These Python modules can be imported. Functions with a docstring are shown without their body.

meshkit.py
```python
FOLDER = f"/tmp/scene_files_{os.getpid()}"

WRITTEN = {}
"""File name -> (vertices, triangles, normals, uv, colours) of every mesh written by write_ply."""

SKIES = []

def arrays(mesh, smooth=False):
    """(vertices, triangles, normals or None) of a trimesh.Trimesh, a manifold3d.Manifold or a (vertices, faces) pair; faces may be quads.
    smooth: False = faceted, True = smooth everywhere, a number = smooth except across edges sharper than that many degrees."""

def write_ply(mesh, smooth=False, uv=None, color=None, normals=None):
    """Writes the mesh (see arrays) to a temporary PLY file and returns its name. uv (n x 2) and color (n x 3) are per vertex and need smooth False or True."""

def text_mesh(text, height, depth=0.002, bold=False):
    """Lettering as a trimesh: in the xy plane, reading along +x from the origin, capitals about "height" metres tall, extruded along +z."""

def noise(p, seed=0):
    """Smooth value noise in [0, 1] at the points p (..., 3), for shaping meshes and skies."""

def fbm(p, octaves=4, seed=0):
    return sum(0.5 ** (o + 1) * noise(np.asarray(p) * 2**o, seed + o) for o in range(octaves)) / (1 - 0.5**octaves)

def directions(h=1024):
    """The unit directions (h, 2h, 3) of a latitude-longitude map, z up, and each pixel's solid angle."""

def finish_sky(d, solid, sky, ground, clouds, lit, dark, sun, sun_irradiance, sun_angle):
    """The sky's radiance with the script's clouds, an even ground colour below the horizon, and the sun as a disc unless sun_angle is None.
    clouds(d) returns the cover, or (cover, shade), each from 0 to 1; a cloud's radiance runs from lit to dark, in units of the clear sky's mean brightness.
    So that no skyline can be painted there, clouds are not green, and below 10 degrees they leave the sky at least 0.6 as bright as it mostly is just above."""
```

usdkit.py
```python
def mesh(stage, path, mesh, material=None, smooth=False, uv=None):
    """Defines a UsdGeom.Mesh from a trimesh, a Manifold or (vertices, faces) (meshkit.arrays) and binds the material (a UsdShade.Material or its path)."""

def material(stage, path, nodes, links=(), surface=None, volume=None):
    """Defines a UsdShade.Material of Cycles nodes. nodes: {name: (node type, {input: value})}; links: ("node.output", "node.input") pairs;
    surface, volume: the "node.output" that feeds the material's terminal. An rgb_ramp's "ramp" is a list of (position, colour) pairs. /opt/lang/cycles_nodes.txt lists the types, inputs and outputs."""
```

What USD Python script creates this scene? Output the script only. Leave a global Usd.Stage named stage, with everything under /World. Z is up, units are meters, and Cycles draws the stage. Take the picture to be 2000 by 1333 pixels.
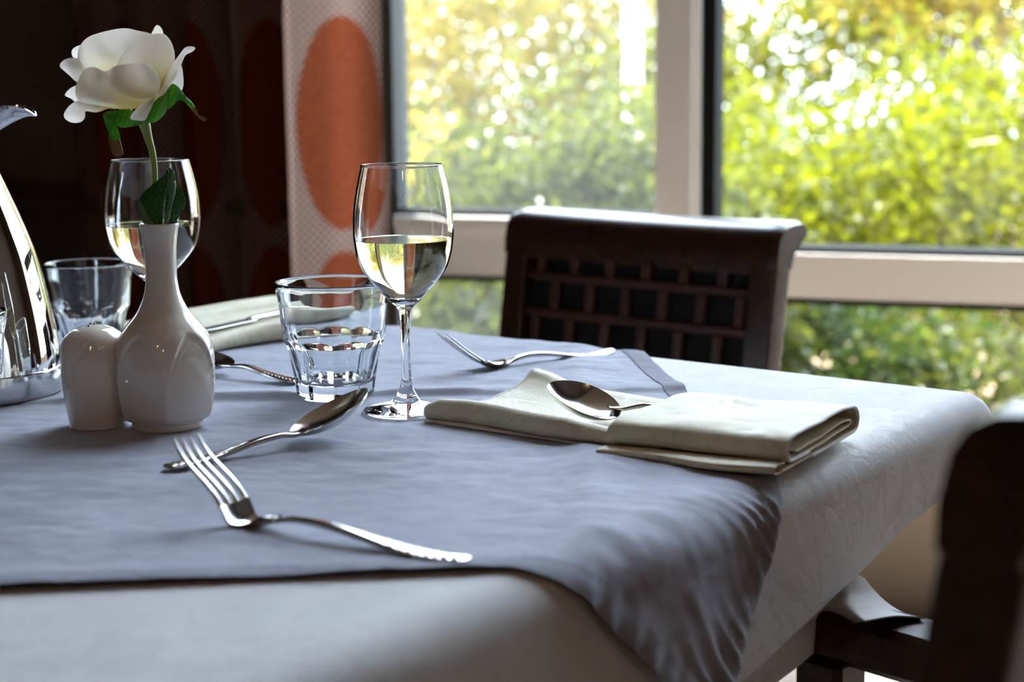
import math, random
import numpy as np
import trimesh
import usdkit
from scipy.interpolate import PchipInterpolator, CubicSpline
from scipy.spatial import Delaunay
from shapely.geometry import Polygon, Point
from pxr import Usd, UsdGeom, UsdLux, UsdShade, Gf, Sdf, Vt
from meshkit import fbm, noise

stage = Usd.Stage.CreateInMemory()
UsdGeom.SetStageUpAxis(stage, UsdGeom.Tokens.z)
UsdGeom.SetStageMetersPerUnit(stage, 1.0)
UsdGeom.Xform.Define(stage, '/World')
random.seed(7)
RNG = np.random.default_rng(11)
A3 = lambda *v: np.array(v, float)
nrm = lambda v: np.asarray(v, float) / np.linalg.norm(v)

# ------------------------------------------------------------------ camera
FPX, PITCH, ROLL, EYE = 3200.0, math.atan((666.5 - 158) / 3200.0), 0.0101, A3(0, 0, 1.001)
fw = A3(0, math.cos(PITCH), -math.sin(PITCH))
u0 = A3(0, math.sin(PITCH), math.cos(PITCH))
rt = A3(1, 0, 0) * math.cos(ROLL) - u0 * math.sin(ROLL)
up = u0 * math.cos(ROLL) + A3(1, 0, 0) * math.sin(ROLL)
cam = UsdGeom.Camera.Define(stage, '/World/camera')
cam.CreateHorizontalApertureAttr(36.0)
cam.CreateVerticalApertureAttr(36.0 * 1333 / 2000)
cam.CreateFocalLengthAttr(36.0 * FPX / 2000)
cam.CreateClippingRangeAttr((0.05, 500.0))
cam.CreateFStopAttr(5.8)
cam.CreateFocusDistanceAttr(1.225)
cam.CreateExposureAttr(1.40)
bk = -fw
cam.AddTransformOp().Set(Gf.Matrix4d(*rt, 0, *up, 0, *bk, 0, *EYE, 1))

# ------------------------------------------------------------------ sky, sun, lamps
WD = A3(math.cos(math.radians(19)), -math.sin(math.radians(19)), 0)      # along the window wall, to the right
WN = A3(math.sin(math.radians(19)), math.cos(math.radians(19)), 0)       # out of the room
W0 = A3(0, 3.2, 0)
SUN_TO = nrm(WN * 0.90 - WD * 0.60 + A3(0, 0, 2.6))
SKY_GAIN, SUN_GAIN = 1.6, 2.6 / 8.6e-5            # the sun's disc is small: about 3 units of irradiance
dome = UsdLux.DomeLight.Define(stage, '/World/sky')
skymat = usdkit.material(stage, '/World/Looks/sky_look', {
    "s": ("sky_texture", {"sky_type": "hosek_wilkie", "sun_direction": tuple(SUN_TO), "turbidity": 4.0, "ground_albedo": 0.3}),
    "sg": ("vector_math", {"math_type": "scale", "scale": 0.30}),
    "tc": ("texture_coordinate", {}), "n": ("noise_texture", {"scale": 2.2, "detail": 6.0, "roughness": 0.55}),
    "r": ("map_range", {"from_min": 0.34, "from_max": 0.62, "to_min": 0.25, "to_max": 1.0, "clamp": True}),
    "mx": ("mix", {"color2": (3.95, 4.55, 5.5)}),
    "b": ("background_shader", {"strength": SKY_GAIN})},
    [("s.color", "sg.vector1"), ("tc.generated", "n.vector"), ("n.fac", "r.value"), ("r.result", "mx.fac"),
     ("sg.vector", "mx.color1"), ("mx.color", "b.color")], surface="b.background")
UsdShade.MaterialBindingAPI.Apply(dome.GetPrim()).Bind(skymat)
sun = UsdLux.DistantLight.Define(stage, '/World/sun')
sun.CreateAngleAttr(0.6)
sun.CreateIntensityAttr(SUN_GAIN)
sun.CreateColorAttr((1.0, 0.93, 0.80))
zc = SUN_TO
xc = nrm(np.cross(A3(0, 0, 1), zc))
yc = np.cross(zc, xc)
sun.AddTransformOp().Set(Gf.Matrix4d(*xc, 0, *yc, 0, *zc, 0, 0, 0, 0, 1))
LAMPS = [((-0.5, -1.2, 2.3), 0.035), ((1.3, -0.3, 2.3), 0.035), ((0.2, -2.0, 2.3), 0.035)]
LAMP_GAIN = 48.0
for k, (pos, rad) in enumerate(LAMPS):                                   # the dining room's small warm ceiling bulbs
    L = UsdLux.SphereLight.Define(stage, '/World/ceiling_bulb_light' + ('_%03d' % k if k else ''))
    L.CreateRadiusAttr(rad)
    L.CreateIntensityAttr(LAMP_GAIN)
    L.CreateColorAttr((1.0, 0.62, 0.32))
    L.AddTranslateOp().Set(Gf.Vec3d(*pos))


def proj(p):
    d = np.asarray(p, float) - EYE
    z = d @ fw
    return np.stack([1000 + FPX * (d @ rt) / z, 666.5 - FPX * (d @ up) / z], -1)


def ray(px, py):
    return fw + rt * (px - 1000) / FPX + up * (666.5 - py) / FPX


def at(px, py, z=0.75):
    d = ray(px, py)
    return EYE + d * (z - EYE[2]) / d[2]


def atd(px, py, y):
    d = ray(px, py)
    return EYE + d * (y - EYE[1]) / d[1]


def onplane(px, py, q, n):
    d = ray(px, py)
    return EYE + d * ((q - EYE) @ n) / (d @ n)


# ------------------------------------------------------------------ materials
LOOKS = {}


def look(name, nodes, links, surface="p.BSDF"):
    LOOKS[name] = usdkit.material(stage, '/World/Looks/' + name, nodes, links, surface=surface)
    return LOOKS[name]


def plain(name, color, rough=0.5, metal=0.0, **kw):
    return look(name, {"p": ("principled_bsdf", {"base_color": color, "roughness": rough, "metallic": metal, **kw})}, [])


def noisy(name, c1, c2, scale, rough=0.5, bump=0.0, stretch=(1, 1, 1), detail=4.0, bscale=None, bdist=0.01, coord="object", lo=0.35, hi=0.65, **kw):
    nodes = {"tc": ("texture_coordinate", {}), "m": ("mapping", {"scale": stretch}),
             "n": ("noise_texture", {"scale": scale, "detail": detail}),
             "r": ("rgb_ramp", {"ramp": [(lo, c1), (hi, c2)]}),
             "p": ("principled_bsdf", {"roughness": rough, **kw})}
    links = [("tc." + coord, "m.vector"), ("m.vector", "n.vector"), ("n.fac", "r.fac"), ("r.color", "p.base_color")]
    if bump:
        nodes["nb"] = ("noise_texture", {"scale": bscale or scale * 3, "detail": 3.0})
        nodes["b"] = ("bump", {"strength": bump, "distance": bdist})
        links += [("m.vector", "nb.vector"), ("nb.fac", "b.height"), ("b.normal", "p.normal")]
    return look(name, nodes, links)


def weave(name, c1, c2, noise_scale, rough=0.75, sheen=0.25, thread=1400.0, bump=0.25, fig=None, spec=0.25):
    """cloth: two-tone mottling, a fine thread relief and, if asked, damask figures that differ in gloss."""
    nodes = {"tc": ("texture_coordinate", {}), "n": ("noise_texture", {"scale": noise_scale, "detail": 5.0}),
             "r": ("rgb_ramp", {"ramp": [(0.3, c1), (0.7, c2)]}),
             "w1": ("wave_texture", {"wave_type": "bands", "bands_direction": "x", "scale": thread / 4, "distortion": 0.6, "detail": 1.0, "detail_scale": 2.0}),
             "w2": ("wave_texture", {"wave_type": "bands", "bands_direction": "y", "scale": thread / 4, "distortion": 0.6, "detail": 1.0, "detail_scale": 2.0}),
             "ad": ("math", {"math_type": "add"}),
             "ws": ("noise_texture", {"scale": 9.0, "detail": 3.0, "distortion": 0.6}),
             "wm": ("math", {"math_type": "multiply", "value2": 6.0}),
             "ad2": ("math", {"math_type": "add"}),
             "b": ("bump", {"strength": bump, "distance": 0.0003}),
             "p": ("principled_bsdf", {"roughness": rough, "sheen_weight": sheen, "sheen_roughness": 0.4, "specular_ior_level": spec})}
    links = [("tc.object", "n.vector"), ("n.fac", "r.fac"), ("r.color", "p.base_color"), ("tc.object", "w1.vector"), ("tc.object", "w2.vector"),
             ("w1.fac", "ad.value1"), ("w2.fac", "ad.value2"), ("tc.object", "ws.vector"), ("ws.fac", "wm.value1"), ("wm.value", "ad2.value2"),
             ("ad.value", "ad2.value1"), ("ad2.value", "b.height"), ("b.normal", "p.normal")]
    if fig:
        nodes["fv"] = ("noise_texture", {"scale": 34.0, "detail": 3.0, "distortion": 2.5, "roughness": 0.45})
        nodes["fp"] = ("noise_texture", {"scale": 4.5, "detail": 1.0})
        nodes["fm"] = ("math", {"math_type": "multiply"})
        nodes["fr"] = ("map_range", {"from_min": 0.255, "from_max": 0.285, "clamp": True})
        nodes["fg"] = ("map_range", {"from_min": 0.0, "from_max": 1.0, "to_min": rough, "to_max": rough * fig})
        nodes["fh"] = ("math", {"math_type": "multiply", "value2": 1.4})
        nodes["fc"] = ("mix", {"mix_type": "multiply", "color2": (0.90, 0.90, 0.90)})
        nodes["ad3"] = ("math", {"math_type": "add"})
        links = [l for l in links if l[1] not in ("b.height", "p.base_color")] + [("r.color", "fc.color1"), ("fr.result", "fc.fac"), ("fc.color", "p.base_color")]
        links += [("tc.object", "fv.vector"), ("tc.object", "fp.vector"), ("fv.fac", "fm.value1"), ("fp.fac", "fm.value2"), ("fm.value", "fr.value"),
                  ("fr.result", "fg.value"), ("fg.result", "p.roughness"), ("fr.result", "fh.value1"), ("fh.value", "ad3.value1"),
                  ("ad2.value", "ad3.value2"), ("ad3.value", "b.height")]
    return look(name, nodes, links)


weave('white_damask', (0.51, 0.51, 0.52), (0.57, 0.57, 0.58), 30.0, rough=0.66, thread=1500, fig=0.75, bump=0.35, sheen=0.04, spec=0.12)
weave('grey_cotton', (0.275, 0.290, 0.360), (0.330, 0.348, 0.425), 60.0, rough=0.8, thread=1500, bump=0.3, sheen=0.15)
weave('cream_damask', (0.63, 0.59, 0.42), (0.69, 0.655, 0.49), 40.0, rough=0.6, thread=1700, fig=0.6, bump=0.3)
weave('white_stitch', (0.80, 0.80, 0.82), (0.88, 0.88, 0.90), 400.0, rough=0.7, thread=2500, bump=0.6)
weave('grey_stitch', (0.24, 0.252, 0.318), (0.295, 0.31, 0.385), 200.0, rough=0.85, thread=2500, bump=0.6)
plain('clear_glass', (0.985, 0.99, 0.99), 0.0, transmission_weight=1.0, ior=1.5)
plain('tumbler_glass', (0.955, 0.98, 0.99), 0.0, transmission_weight=1.0, ior=1.5)
plain('white_wine_look', (0.96, 0.92, 0.58), 0.0, transmission_weight=1.0, ior=1.34)
look('steel', {"tc": ("texture_coordinate", {}), "n": ("noise_texture", {"scale": 60.0, "detail": 3.0}), "r": ("map_range", {"to_min": 0.07, "to_max": 0.20}),
               "p": ("principled_bsdf", {"base_color": (0.62, 0.61, 0.60), "metallic": 1.0})},
     [("tc.object", "n.vector"), ("n.fac", "r.value"), ("r.result", "p.roughness")])
look('embossed_steel', {"tc": ("texture_coordinate", {}), "n": ("voronoi_texture", {"scale": 420.0, "feature": "smooth_f1"}), "b": ("bump", {"strength": 0.9, "distance": 0.0012}),
                        "p": ("principled_bsdf", {"base_color": (0.60, 0.59, 0.58), "metallic": 1.0, "roughness": 0.16})},
     [("tc.object", "n.vector"), ("n.distance", "b.height"), ("b.normal", "p.normal")])
look('chrome', {"tc": ("texture_coordinate", {}), "n": ("noise_texture", {"scale": 5.0, "detail": 1.0}), "b": ("bump", {"strength": 0.25, "distance": 0.004}),
                "p": ("principled_bsdf", {"base_color": (0.80, 0.80, 0.79), "metallic": 1.0, "roughness": 0.03})},
     [("tc.object", "n.vector"), ("n.fac", "b.height"), ("b.normal", "p.normal")])
plain('brushed_band', (0.52, 0.52, 0.52), 0.13, 1.0)
look('porcelain', {"tc": ("texture_coordinate", {}), "n": ("noise_texture", {"scale": 45.0, "detail": 2.0}), "b": ("bump", {"strength": 0.06, "distance": 0.002}),
                   "p": ("principled_bsdf", {"base_color": (0.72, 0.67, 0.60), "roughness": 0.07, "coat_weight": 0.2, "coat_roughness": 0.03, "specular_ior_level": 0.55})},
     [("tc.object", "n.vector"), ("n.fac", "b.height"), ("b.normal", "p.normal")])
plain('hole_dark', (0.02, 0.015, 0.01), 0.9)
noisy('dark_wood', (0.014, 0.005, 0.003), (0.042, 0.016, 0.008), 9.0, rough=0.36, bump=0.12, stretch=(1.0, 14.0, 14.0), bscale=40, bdist=0.002, coat_weight=0.25, coat_roughness=0.16, specular_ior_level=0.25)
noisy('lattice_wood', (0.026, 0.006, 0.003), (0.046, 0.012, 0.006), 14.0, rough=0.55, bump=0.12, bscale=60, bdist=0.001)
noisy('black_leather', (0.004, 0.004, 0.004), (0.008, 0.007, 0.007), 50.0, rough=0.65, specular_ior_level=0.2, bump=0.3, bscale=240, bdist=0.001)
noisy('brown_wall_paint', (0.036, 0.021, 0.013), (0.046, 0.027, 0.017), 6.0, rough=0.8, bump=0.1, bscale=150, bdist=0.002)
noisy('wainscot_wood', (0.010, 0.005, 0.003), (0.020, 0.009, 0.005), 5.0, rough=0.5, stretch=(8, 8, 1))
noisy('ceiling_paint', (0.22, 0.20, 0.17), (0.27, 0.24, 0.21), 3.0, rough=0.9)
noisy('beige_wall_paint', (0.25, 0.21, 0.17), (0.29, 0.245, 0.20), 4.0, rough=0.85, bump=0.08, bscale=120, bdist=0.002)
noisy('window_paint', (0.80, 0.78, 0.76), (0.84, 0.82, 0.80), 5.0, rough=0.42, bump=0.05, bscale=30, bdist=0.002)
plain('gasket_rubber', (0.010, 0.011, 0.011), 0.9, specular_ior_level=0.08)
plain('grey_jamb_paint', (0.055, 0.063, 0.060), 0.85, specular_ior_level=0.15)
noisy('carpet', (0.42, 0.34, 0.285), (0.54, 0.45, 0.38), 22.0, rough=0.95, bump=0.5, bscale=260, bdist=0.004)
look('pane_glass', {"f": ("fresnel", {"IOR": 1.5}), "ge": ("geometry", {}), "bf": ("math", {"math_type": "subtract", "value1": 1.0}), "fm": ("math", {"math_type": "multiply"}),
                    "t": ("transparent_bsdf", {"color": (0.96, 0.98, 0.97)}), "g": ("glossy_bsdf", {"color": (0.9, 0.9, 0.9), "roughness": 0.0}), "x": ("mix_closure", {})},
     [("ge.backfacing", "bf.value2"), ("bf.value", "fm.value2"), ("f.fac", "fm.value1"), ("fm.value", "x.fac"), ("t.BSDF", "x.closure1"), ("g.BSDF", "x.closure2")], surface="x.closure")


look('dusty_pane', {"f": ("fresnel", {"IOR": 1.5}), "ge": ("geometry", {}), "bf": ("math", {"math_type": "subtract", "value1": 1.0}), "fm": ("math", {"math_type": "multiply"}), "t": ("transparent_bsdf", {"color": (0.95, 0.97, 0.96)}), "d": ("translucent_bsdf", {"color": (0.95, 0.97, 1.0)}), "g": ("glossy_bsdf", {"color": (0.9, 0.9, 0.9), "roughness": 0.0}), "y": ("mix_closure", {"fac": 0.0045}), "x": ("mix_closure", {})},
     [("ge.backfacing", "bf.value2"), ("bf.value", "fm.value2"), ("f.fac", "fm.value1"), ("fm.value", "x.fac"), ("t.BSDF", "y.closure1"), ("d.BSDF", "y.closure2"), ("y.closure", "x.closure1"), ("g.BSDF", "x.closure2")], surface="x.closure")


def foliage(name, stops, trans=0.5, rough=0.35):
    """leaf tissue: each leaf its own tone, light passes through it."""
    look(name, {"g": ("geometry", {}), "r": ("rgb_ramp", {"ramp": stops}), "h": ("hsv", {"saturation": 1.05, "value": 0.85}), "k": ("hsv", {"saturation": 1.05, "value": 0.38}),
                "p": ("principled_bsdf", {"roughness": rough, "specular_ior_level": 0.3}), "t": ("translucent_bsdf", {}), "x": ("mix_closure", {"fac": trans})},
         [("g.random_per_island", "r.fac"), ("r.color", "k.color"), ("k.color", "p.base_color"), ("r.color", "h.color"), ("h.color", "t.color"), ("p.BSDF", "x.closure1"), ("t.BSDF", "x.closure2")], surface="x.closure")


foliage('lime_leaf', [(0, (0.22, 0.24, 0.02)), (0.35, (0.54, 0.49, 0.035)), (0.75, (0.78, 0.61, 0.06)), (1, (0.90, 0.56, 0.12))])
foliage('green_leaf', [(0, (0.08, 0.095, 0.02)), (0.5, (0.32, 0.28, 0.04)), (0.8, (0.62, 0.44, 0.08)), (1, (0.80, 0.38, 0.12))])
foliage('copper_leaf', [(0, (0.14, 0.16, 0.03)), (0.4, (0.40, 0.33, 0.06)), (0.7, (0.70, 0.38, 0.11)), (1, (0.80, 0.34, 0.16))])
foliage('pale_leaf', [(0, (0.55, 0.46, 0.09)), (0.5, (0.82, 0.62, 0.15)), (1, (0.95, 0.58, 0.24))])
foliage('dark_leaf', [(0, (0.06, 0.10, 0.02)), (0.6, (0.20, 0.24, 0.04)), (1, (0.55, 0.42, 0.12))], trans=0.4)
noisy('bark', (0.07, 0.045, 0.03), (0.14, 0.10, 0.07), 20.0, rough=0.9)
noisy('garden_soil', (0.16, 0.10, 0.06), (0.42, 0.28, 0.18), 2.2, rough=0.95, bump=0.4, bscale=20, bdist=0.03)
plain('painted_post', (0.85, 0.85, 0.84), 0.5)


def attr_ramp(name, stops, **kw):
    """colour by the mesh's own 'tint' value (the natural gradient of a petal or sepal)."""
    trans = kw.pop('trans', 0.3)
    look(name, {"a": ("attribute", {"attribute": "tint"}), "r": ("rgb_ramp", {"ramp": stops}), "p": ("principled_bsdf", kw), "t": ("translucent_bsdf", {}), "x": ("mix_closure", {"fac": trans})},
         [("a.fac", "r.fac"), ("r.color", "p.base_color"), ("r.color", "t.color"), ("p.BSDF", "x.closure1"), ("t.BSDF", "x.closure2")], surface="x.closure")


attr_ramp('petal', [(0, (0.80, 0.70, 0.36)), (0.35, (0.86, 0.80, 0.62)), (0.75, (0.88, 0.84, 0.78)), (1, (0.90, 0.87, 0.84))], roughness=0.55, trans=0.68)
attr_ramp('sepal_green', [(0, (0.06, 0.25, 0.03)), (0.6, (0.13, 0.40, 0.045)), (1, (0.22, 0.52, 0.07))], roughness=0.4, trans=0.5)
plain('sepal_brown', (0.20, 0.10, 0.02), 0.6)
noisy('stem_green', (0.16, 0.24, 0.05), (0.34, 0.44, 0.09), 30.0, rough=0.45, stretch=(1, 1, .2))
look('rose_leaf', {"tc": ("texture_coordinate", {}), "v": ("voronoi_texture", {"scale": 330.0, "feature": "distance_to_edge"}), "r": ("rgb_ramp", {"ramp": [(0.0, (0.05, 0.26, 0.02)), (0.06, (0.012, 0.075, 0.016)), (1, (0.010, 0.060, 0.014))]}),
                   "p": ("principled_bsdf", {"roughness": 0.32}), "b": ("bump", {"strength": 0.3, "distance": 0.001})},
     [("tc.object", "v.vector"), ("v.distance", "r.fac"), ("r.color", "p.base_color"), ("v.distance", "b.height"), ("b.normal", "p.normal")])
noisy('leaf_underside', (0.06, 0.15, 0.08), (0.10, 0.20, 0.11), 60.0, rough=0.4)

# curtain: tall rust ovals on an open cream weave, in the cloth's own measure (st in metres)
PU, PV, OVW, OVH = 0.285, 0.453, 0.088, 0.2065
look('curtain_cloth', {
    "uv": ("attribute", {"attribute": "st"}), "sp": ("separate_xyz", {}),
    "cu": ("math", {"math_type": "divide", "value2": PU}), "fu": ("math", {"math_type": "fraction"}), "su": ("math", {"math_type": "subtract", "value2": 0.5}), "mu": ("math", {"math_type": "multiply", "value2": PU / OVW}),
    "cv": ("math", {"math_type": "divide", "value2": PV}), "fv": ("math", {"math_type": "fraction"}), "sv": ("math", {"math_type": "subtract", "value2": 0.5}), "mv": ("math", {"math_type": "multiply", "value2": PV / OVH}),
    "pu": ("math", {"math_type": "multiply"}), "pv": ("math", {"math_type": "multiply"}), "pa": ("math", {"math_type": "add"}),
    "ps": ("math", {"math_type": "power", "value2": 1.25}), "oval": ("map_range", {"from_min": 1.03, "from_max": 0.95, "clamp": True}),
    "ck": ("checker_texture", {"scale": 125.0, "color1": (0.56, 0.41, 0.34), "color2": (0.16, 0.055, 0.035)}),
    "nz": ("noise_texture", {"scale": 90.0, "detail": 3.0}), "rr": ("rgb_ramp", {"ramp": [(0.3, (0.25, 0.056, 0.022)), (0.7, (0.33, 0.080, 0.032))]}),
    "mx": ("mix", {}), "wv": ("wave_texture", {"bands_direction": "y", "scale": 70.0, "distortion": 0.4}), "b": ("bump", {"strength": 0.2, "distance": 0.001}),
    "p": ("principled_bsdf", {"roughness": 0.85, "specular_ior_level": 0.08}), "hv": ("hsv", {"value": 0.45}), "ht": ("hsv", {"value": 1.15}), "t": ("translucent_bsdf", {}), "x": ("mix_closure", {"fac": 0.68})},
    [("uv.vector", "sp.vector"), ("sp.x", "cu.value1"), ("cu.value", "fu.value1"), ("fu.value", "su.value1"), ("su.value", "mu.value1"),
     ("sp.y", "cv.value1"), ("cv.value", "fv.value1"), ("fv.value", "sv.value1"), ("sv.value", "mv.value1"),
     ("mu.value", "pu.value1"), ("mu.value", "pu.value2"), ("mv.value", "pv.value1"), ("mv.value", "pv.value2"), ("pu.value", "pa.value1"), ("pv.value", "pa.value2"),
     ("pa.value", "oval.value"), ("oval.result", "mx.fac"), ("uv.vector", "ck.vector"), ("ck.color", "mx.color1"), ("uv.vector", "nz.vector"), ("nz.fac", "rr.fac"), ("rr.color", "mx.color2"),
     ("uv.vector", "wv.vector"), ("wv.fac", "b.height"), ("b.normal", "p.normal"), ("mx.color", "hv.color"), ("hv.color", "p.base_color"), ("mx.color", "ht.color"), ("ht.color", "t.color"), ("p.BSDF", "x.closure1"), ("t.BSDF", "x.closure2")], surface="x.closure")

# ------------------------------------------------------------------ scene helpers
TAKEN = set()


def free(path):
    p, k = path, 0
    while p in TAKEN:
        k += 1
        p = path + '_%03d' % k
    TAKEN.add(p)
    return p


def tag(prim, label=None, cat=None, group=None, kind=None):
    for k, v in (('label', label), ('category', cat), ('group', group), ('kind', kind)):
        if v:
            prim.SetCustomDataByKey(k, v)
    return prim


def thing(name, label, cat, loc=(0, 0, 0), group=None, kind=None):
    """An Xform at the thing's base; parts given in world coordinates are stored relative to it."""
    x = UsdGeom.Xform.Define(stage, free('/World/' + name))
    x.AddTranslateOp().Set(Gf.Vec3d(*map(float, loc)))
    tag(x.GetPrim(), label, cat, group, kind)
    ORIGIN[str(x.GetPath())] = np.array(loc, float)
    return str(x.GetPath())


ORIGIN = {'/World': np.zeros(3)}


def add(name, mesh, mat, parent='/World', smooth=35, label=None, cat=None, group=None, kind=None, uv=None, tint=None):
    """One Mesh prim; the mesh is given in world coordinates."""
    v, f = (np.array(mesh.vertices), np.array(mesh.faces)) if hasattr(mesh, 'faces') else (np.asarray(mesh[0], float), np.asarray(mesh[1], int))
    base = parent
    while base not in ORIGIN:
        base = base.rsplit('/', 1)[0]
    path = free(parent + '/' + name)
    m = usdkit.mesh(stage, path, (v - ORIGIN[base], f), LOOKS[mat], smooth, uv)
    if tint is not None:
        UsdGeom.PrimvarsAPI(m).CreatePrimvar('tint', Sdf.ValueTypeNames.FloatArray, 'vertex').Set(Vt.FloatArray.FromNumpy(np.asarray(tint, np.float32)))
    tag(m.GetPrim(), label, cat, group, kind)
    return path


def grid(P, close_u=False, close_v=False):
    nu, nv = P.shape[:2]
    i, j = np.meshgrid(np.arange(nu if close_u else nu - 1), np.arange(nv if close_v else nv - 1), indexing='ij')
    i2, j2 = (i + 1) % nu, (j + 1) % nv
    q = np.stack([i * nv + j, i2 * nv + j, i2 * nv + j2, i * nv + j2], -1).reshape(-1, 4)
    return P.reshape(-1, 3), np.vstack([q[:, [0, 1, 2]], q[:, [0, 2, 3]]])


def join(*ms):
    vs, fs, n = [], [], 0
    for m in ms:
        v, f = (np.array(m.vertices), np.array(m.faces)) if hasattr(m, 'faces') else m
        vs.append(v)
        fs.append(np.asarray(f) + n)
        n += len(v)
    return np.vstack(vs), np.vstack(fs)


def solid(P, t, side=0.0):
    """A sheet of grid points made a closed body of thickness t; side 0: centred, 1: all above, -1: all below."""
    du = np.gradient(P, axis=0)
    dv = np.gradient(P, axis=1)
    n = np.cross(du, dv)
    n /= np.linalg.norm(n, axis=-1, keepdims=True) + 1e-12
    top, bot = P + n * t * (1 + side) / 2, P - n * t * (1 - side) / 2
    nu, nv = P.shape[:2]
    v1, f1 = grid(top)
    v2, f2 = grid(bot)
    k = nu * nv
    rim = [i * nv for i in range(nu)] + [(nu - 1) * nv + j for j in range(1, nv)] + [i * nv + nv - 1 for i in range(nu - 2, -1, -1)] + [j for j in range(nv - 2, 0, -1)]
    rim = np.array(rim)
    nx = np.roll(rim, -1)
    side_f = np.vstack([np.stack([rim, rim + k, nx], 1), np.stack([nx, rim + k, nx + k], 1)])
    return np.vstack([v1, v2]), np.vstack([f1, f2[:, ::-1] + k, side_f])


def spline(pts, n, s=None):
    pts = np.asarray(pts, float)
    d = np.r_[0, np.cumsum(np.linalg.norm(np.diff(pts, axis=0), axis=1))]
    return PchipInterpolator(d, pts)(np.linspace(0, d[-1], n)) if s is None else PchipInterpolator(s, pts)(np.linspace(s[0], s[-1], n))


def revolve(rz, n=96, origin=(0, 0, 0), rmod=None, phase=0.0):
    """Surface of revolution of (r, z) points; rmod(theta, z, r) may reshape the radius. Closed profile points run from axis to axis or form an open shell."""
    rz = np.asarray(rz, float)
    th = np.arange(n) * 2 * math.pi / n + phase
    r = np.repeat(rz[:, :1], n, 1)
    if rmod is not None:
        r = rmod(th[None, :] + 0 * r, rz[:, 1:2] + 0 * r, r)
    P = np.stack([r * np.cos(th), r * np.sin(th), np.repeat(rz[:, 1:2], n, 1)], -1) + np.asarray(origin, float)
    v, f = grid(P, close_v=True)
    return v, f[:, ::-1]


def bar(a, b, w, h, upv=(0, 0, 1), bevel=0.15):
    """A straight bar from a to b, w across and h along upv, with rounded edges."""
    a, b = np.asarray(a, float), np.asarray(b, float)
    t = nrm(b - a)
    s = nrm(np.cross(upv, t))
    u = np.cross(t, s)
    c = bevel * min(w, h)
    sec = [(w / 2 - c, -h / 2), (w / 2, -h / 2 + c), (w / 2, h / 2 - c), (w / 2 - c, h / 2), (-w / 2 + c, h / 2), (-w / 2, h / 2 - c), (-w / 2, -h / 2 + c), (-w / 2 + c, -h / 2)]
    ring = lambda p, k: [p + s * x * k + u * y * k for x, y in sec]
    c = min(c, np.linalg.norm(b - a) / 4)
    ks = 1 - 2 * c / max(w, h)
    R = np.array([ring(a, ks), ring(a + t * c, 1), ring(b - t * c, 1), ring(b, ks)])
    v, f = grid(R, close_v=True)
    n = len(sec)
    caps = [[0, k + 1, k] for k in range(1, n - 1)] + [[3 * n, 3 * n + k, 3 * n + k + 1] for k in range(1, n - 1)]
    m = trimesh.Trimesh(v, np.vstack([f, caps]), process=False)
    m.fix_normals()
    return np.array(m.vertices), np.array(m.faces)


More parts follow.
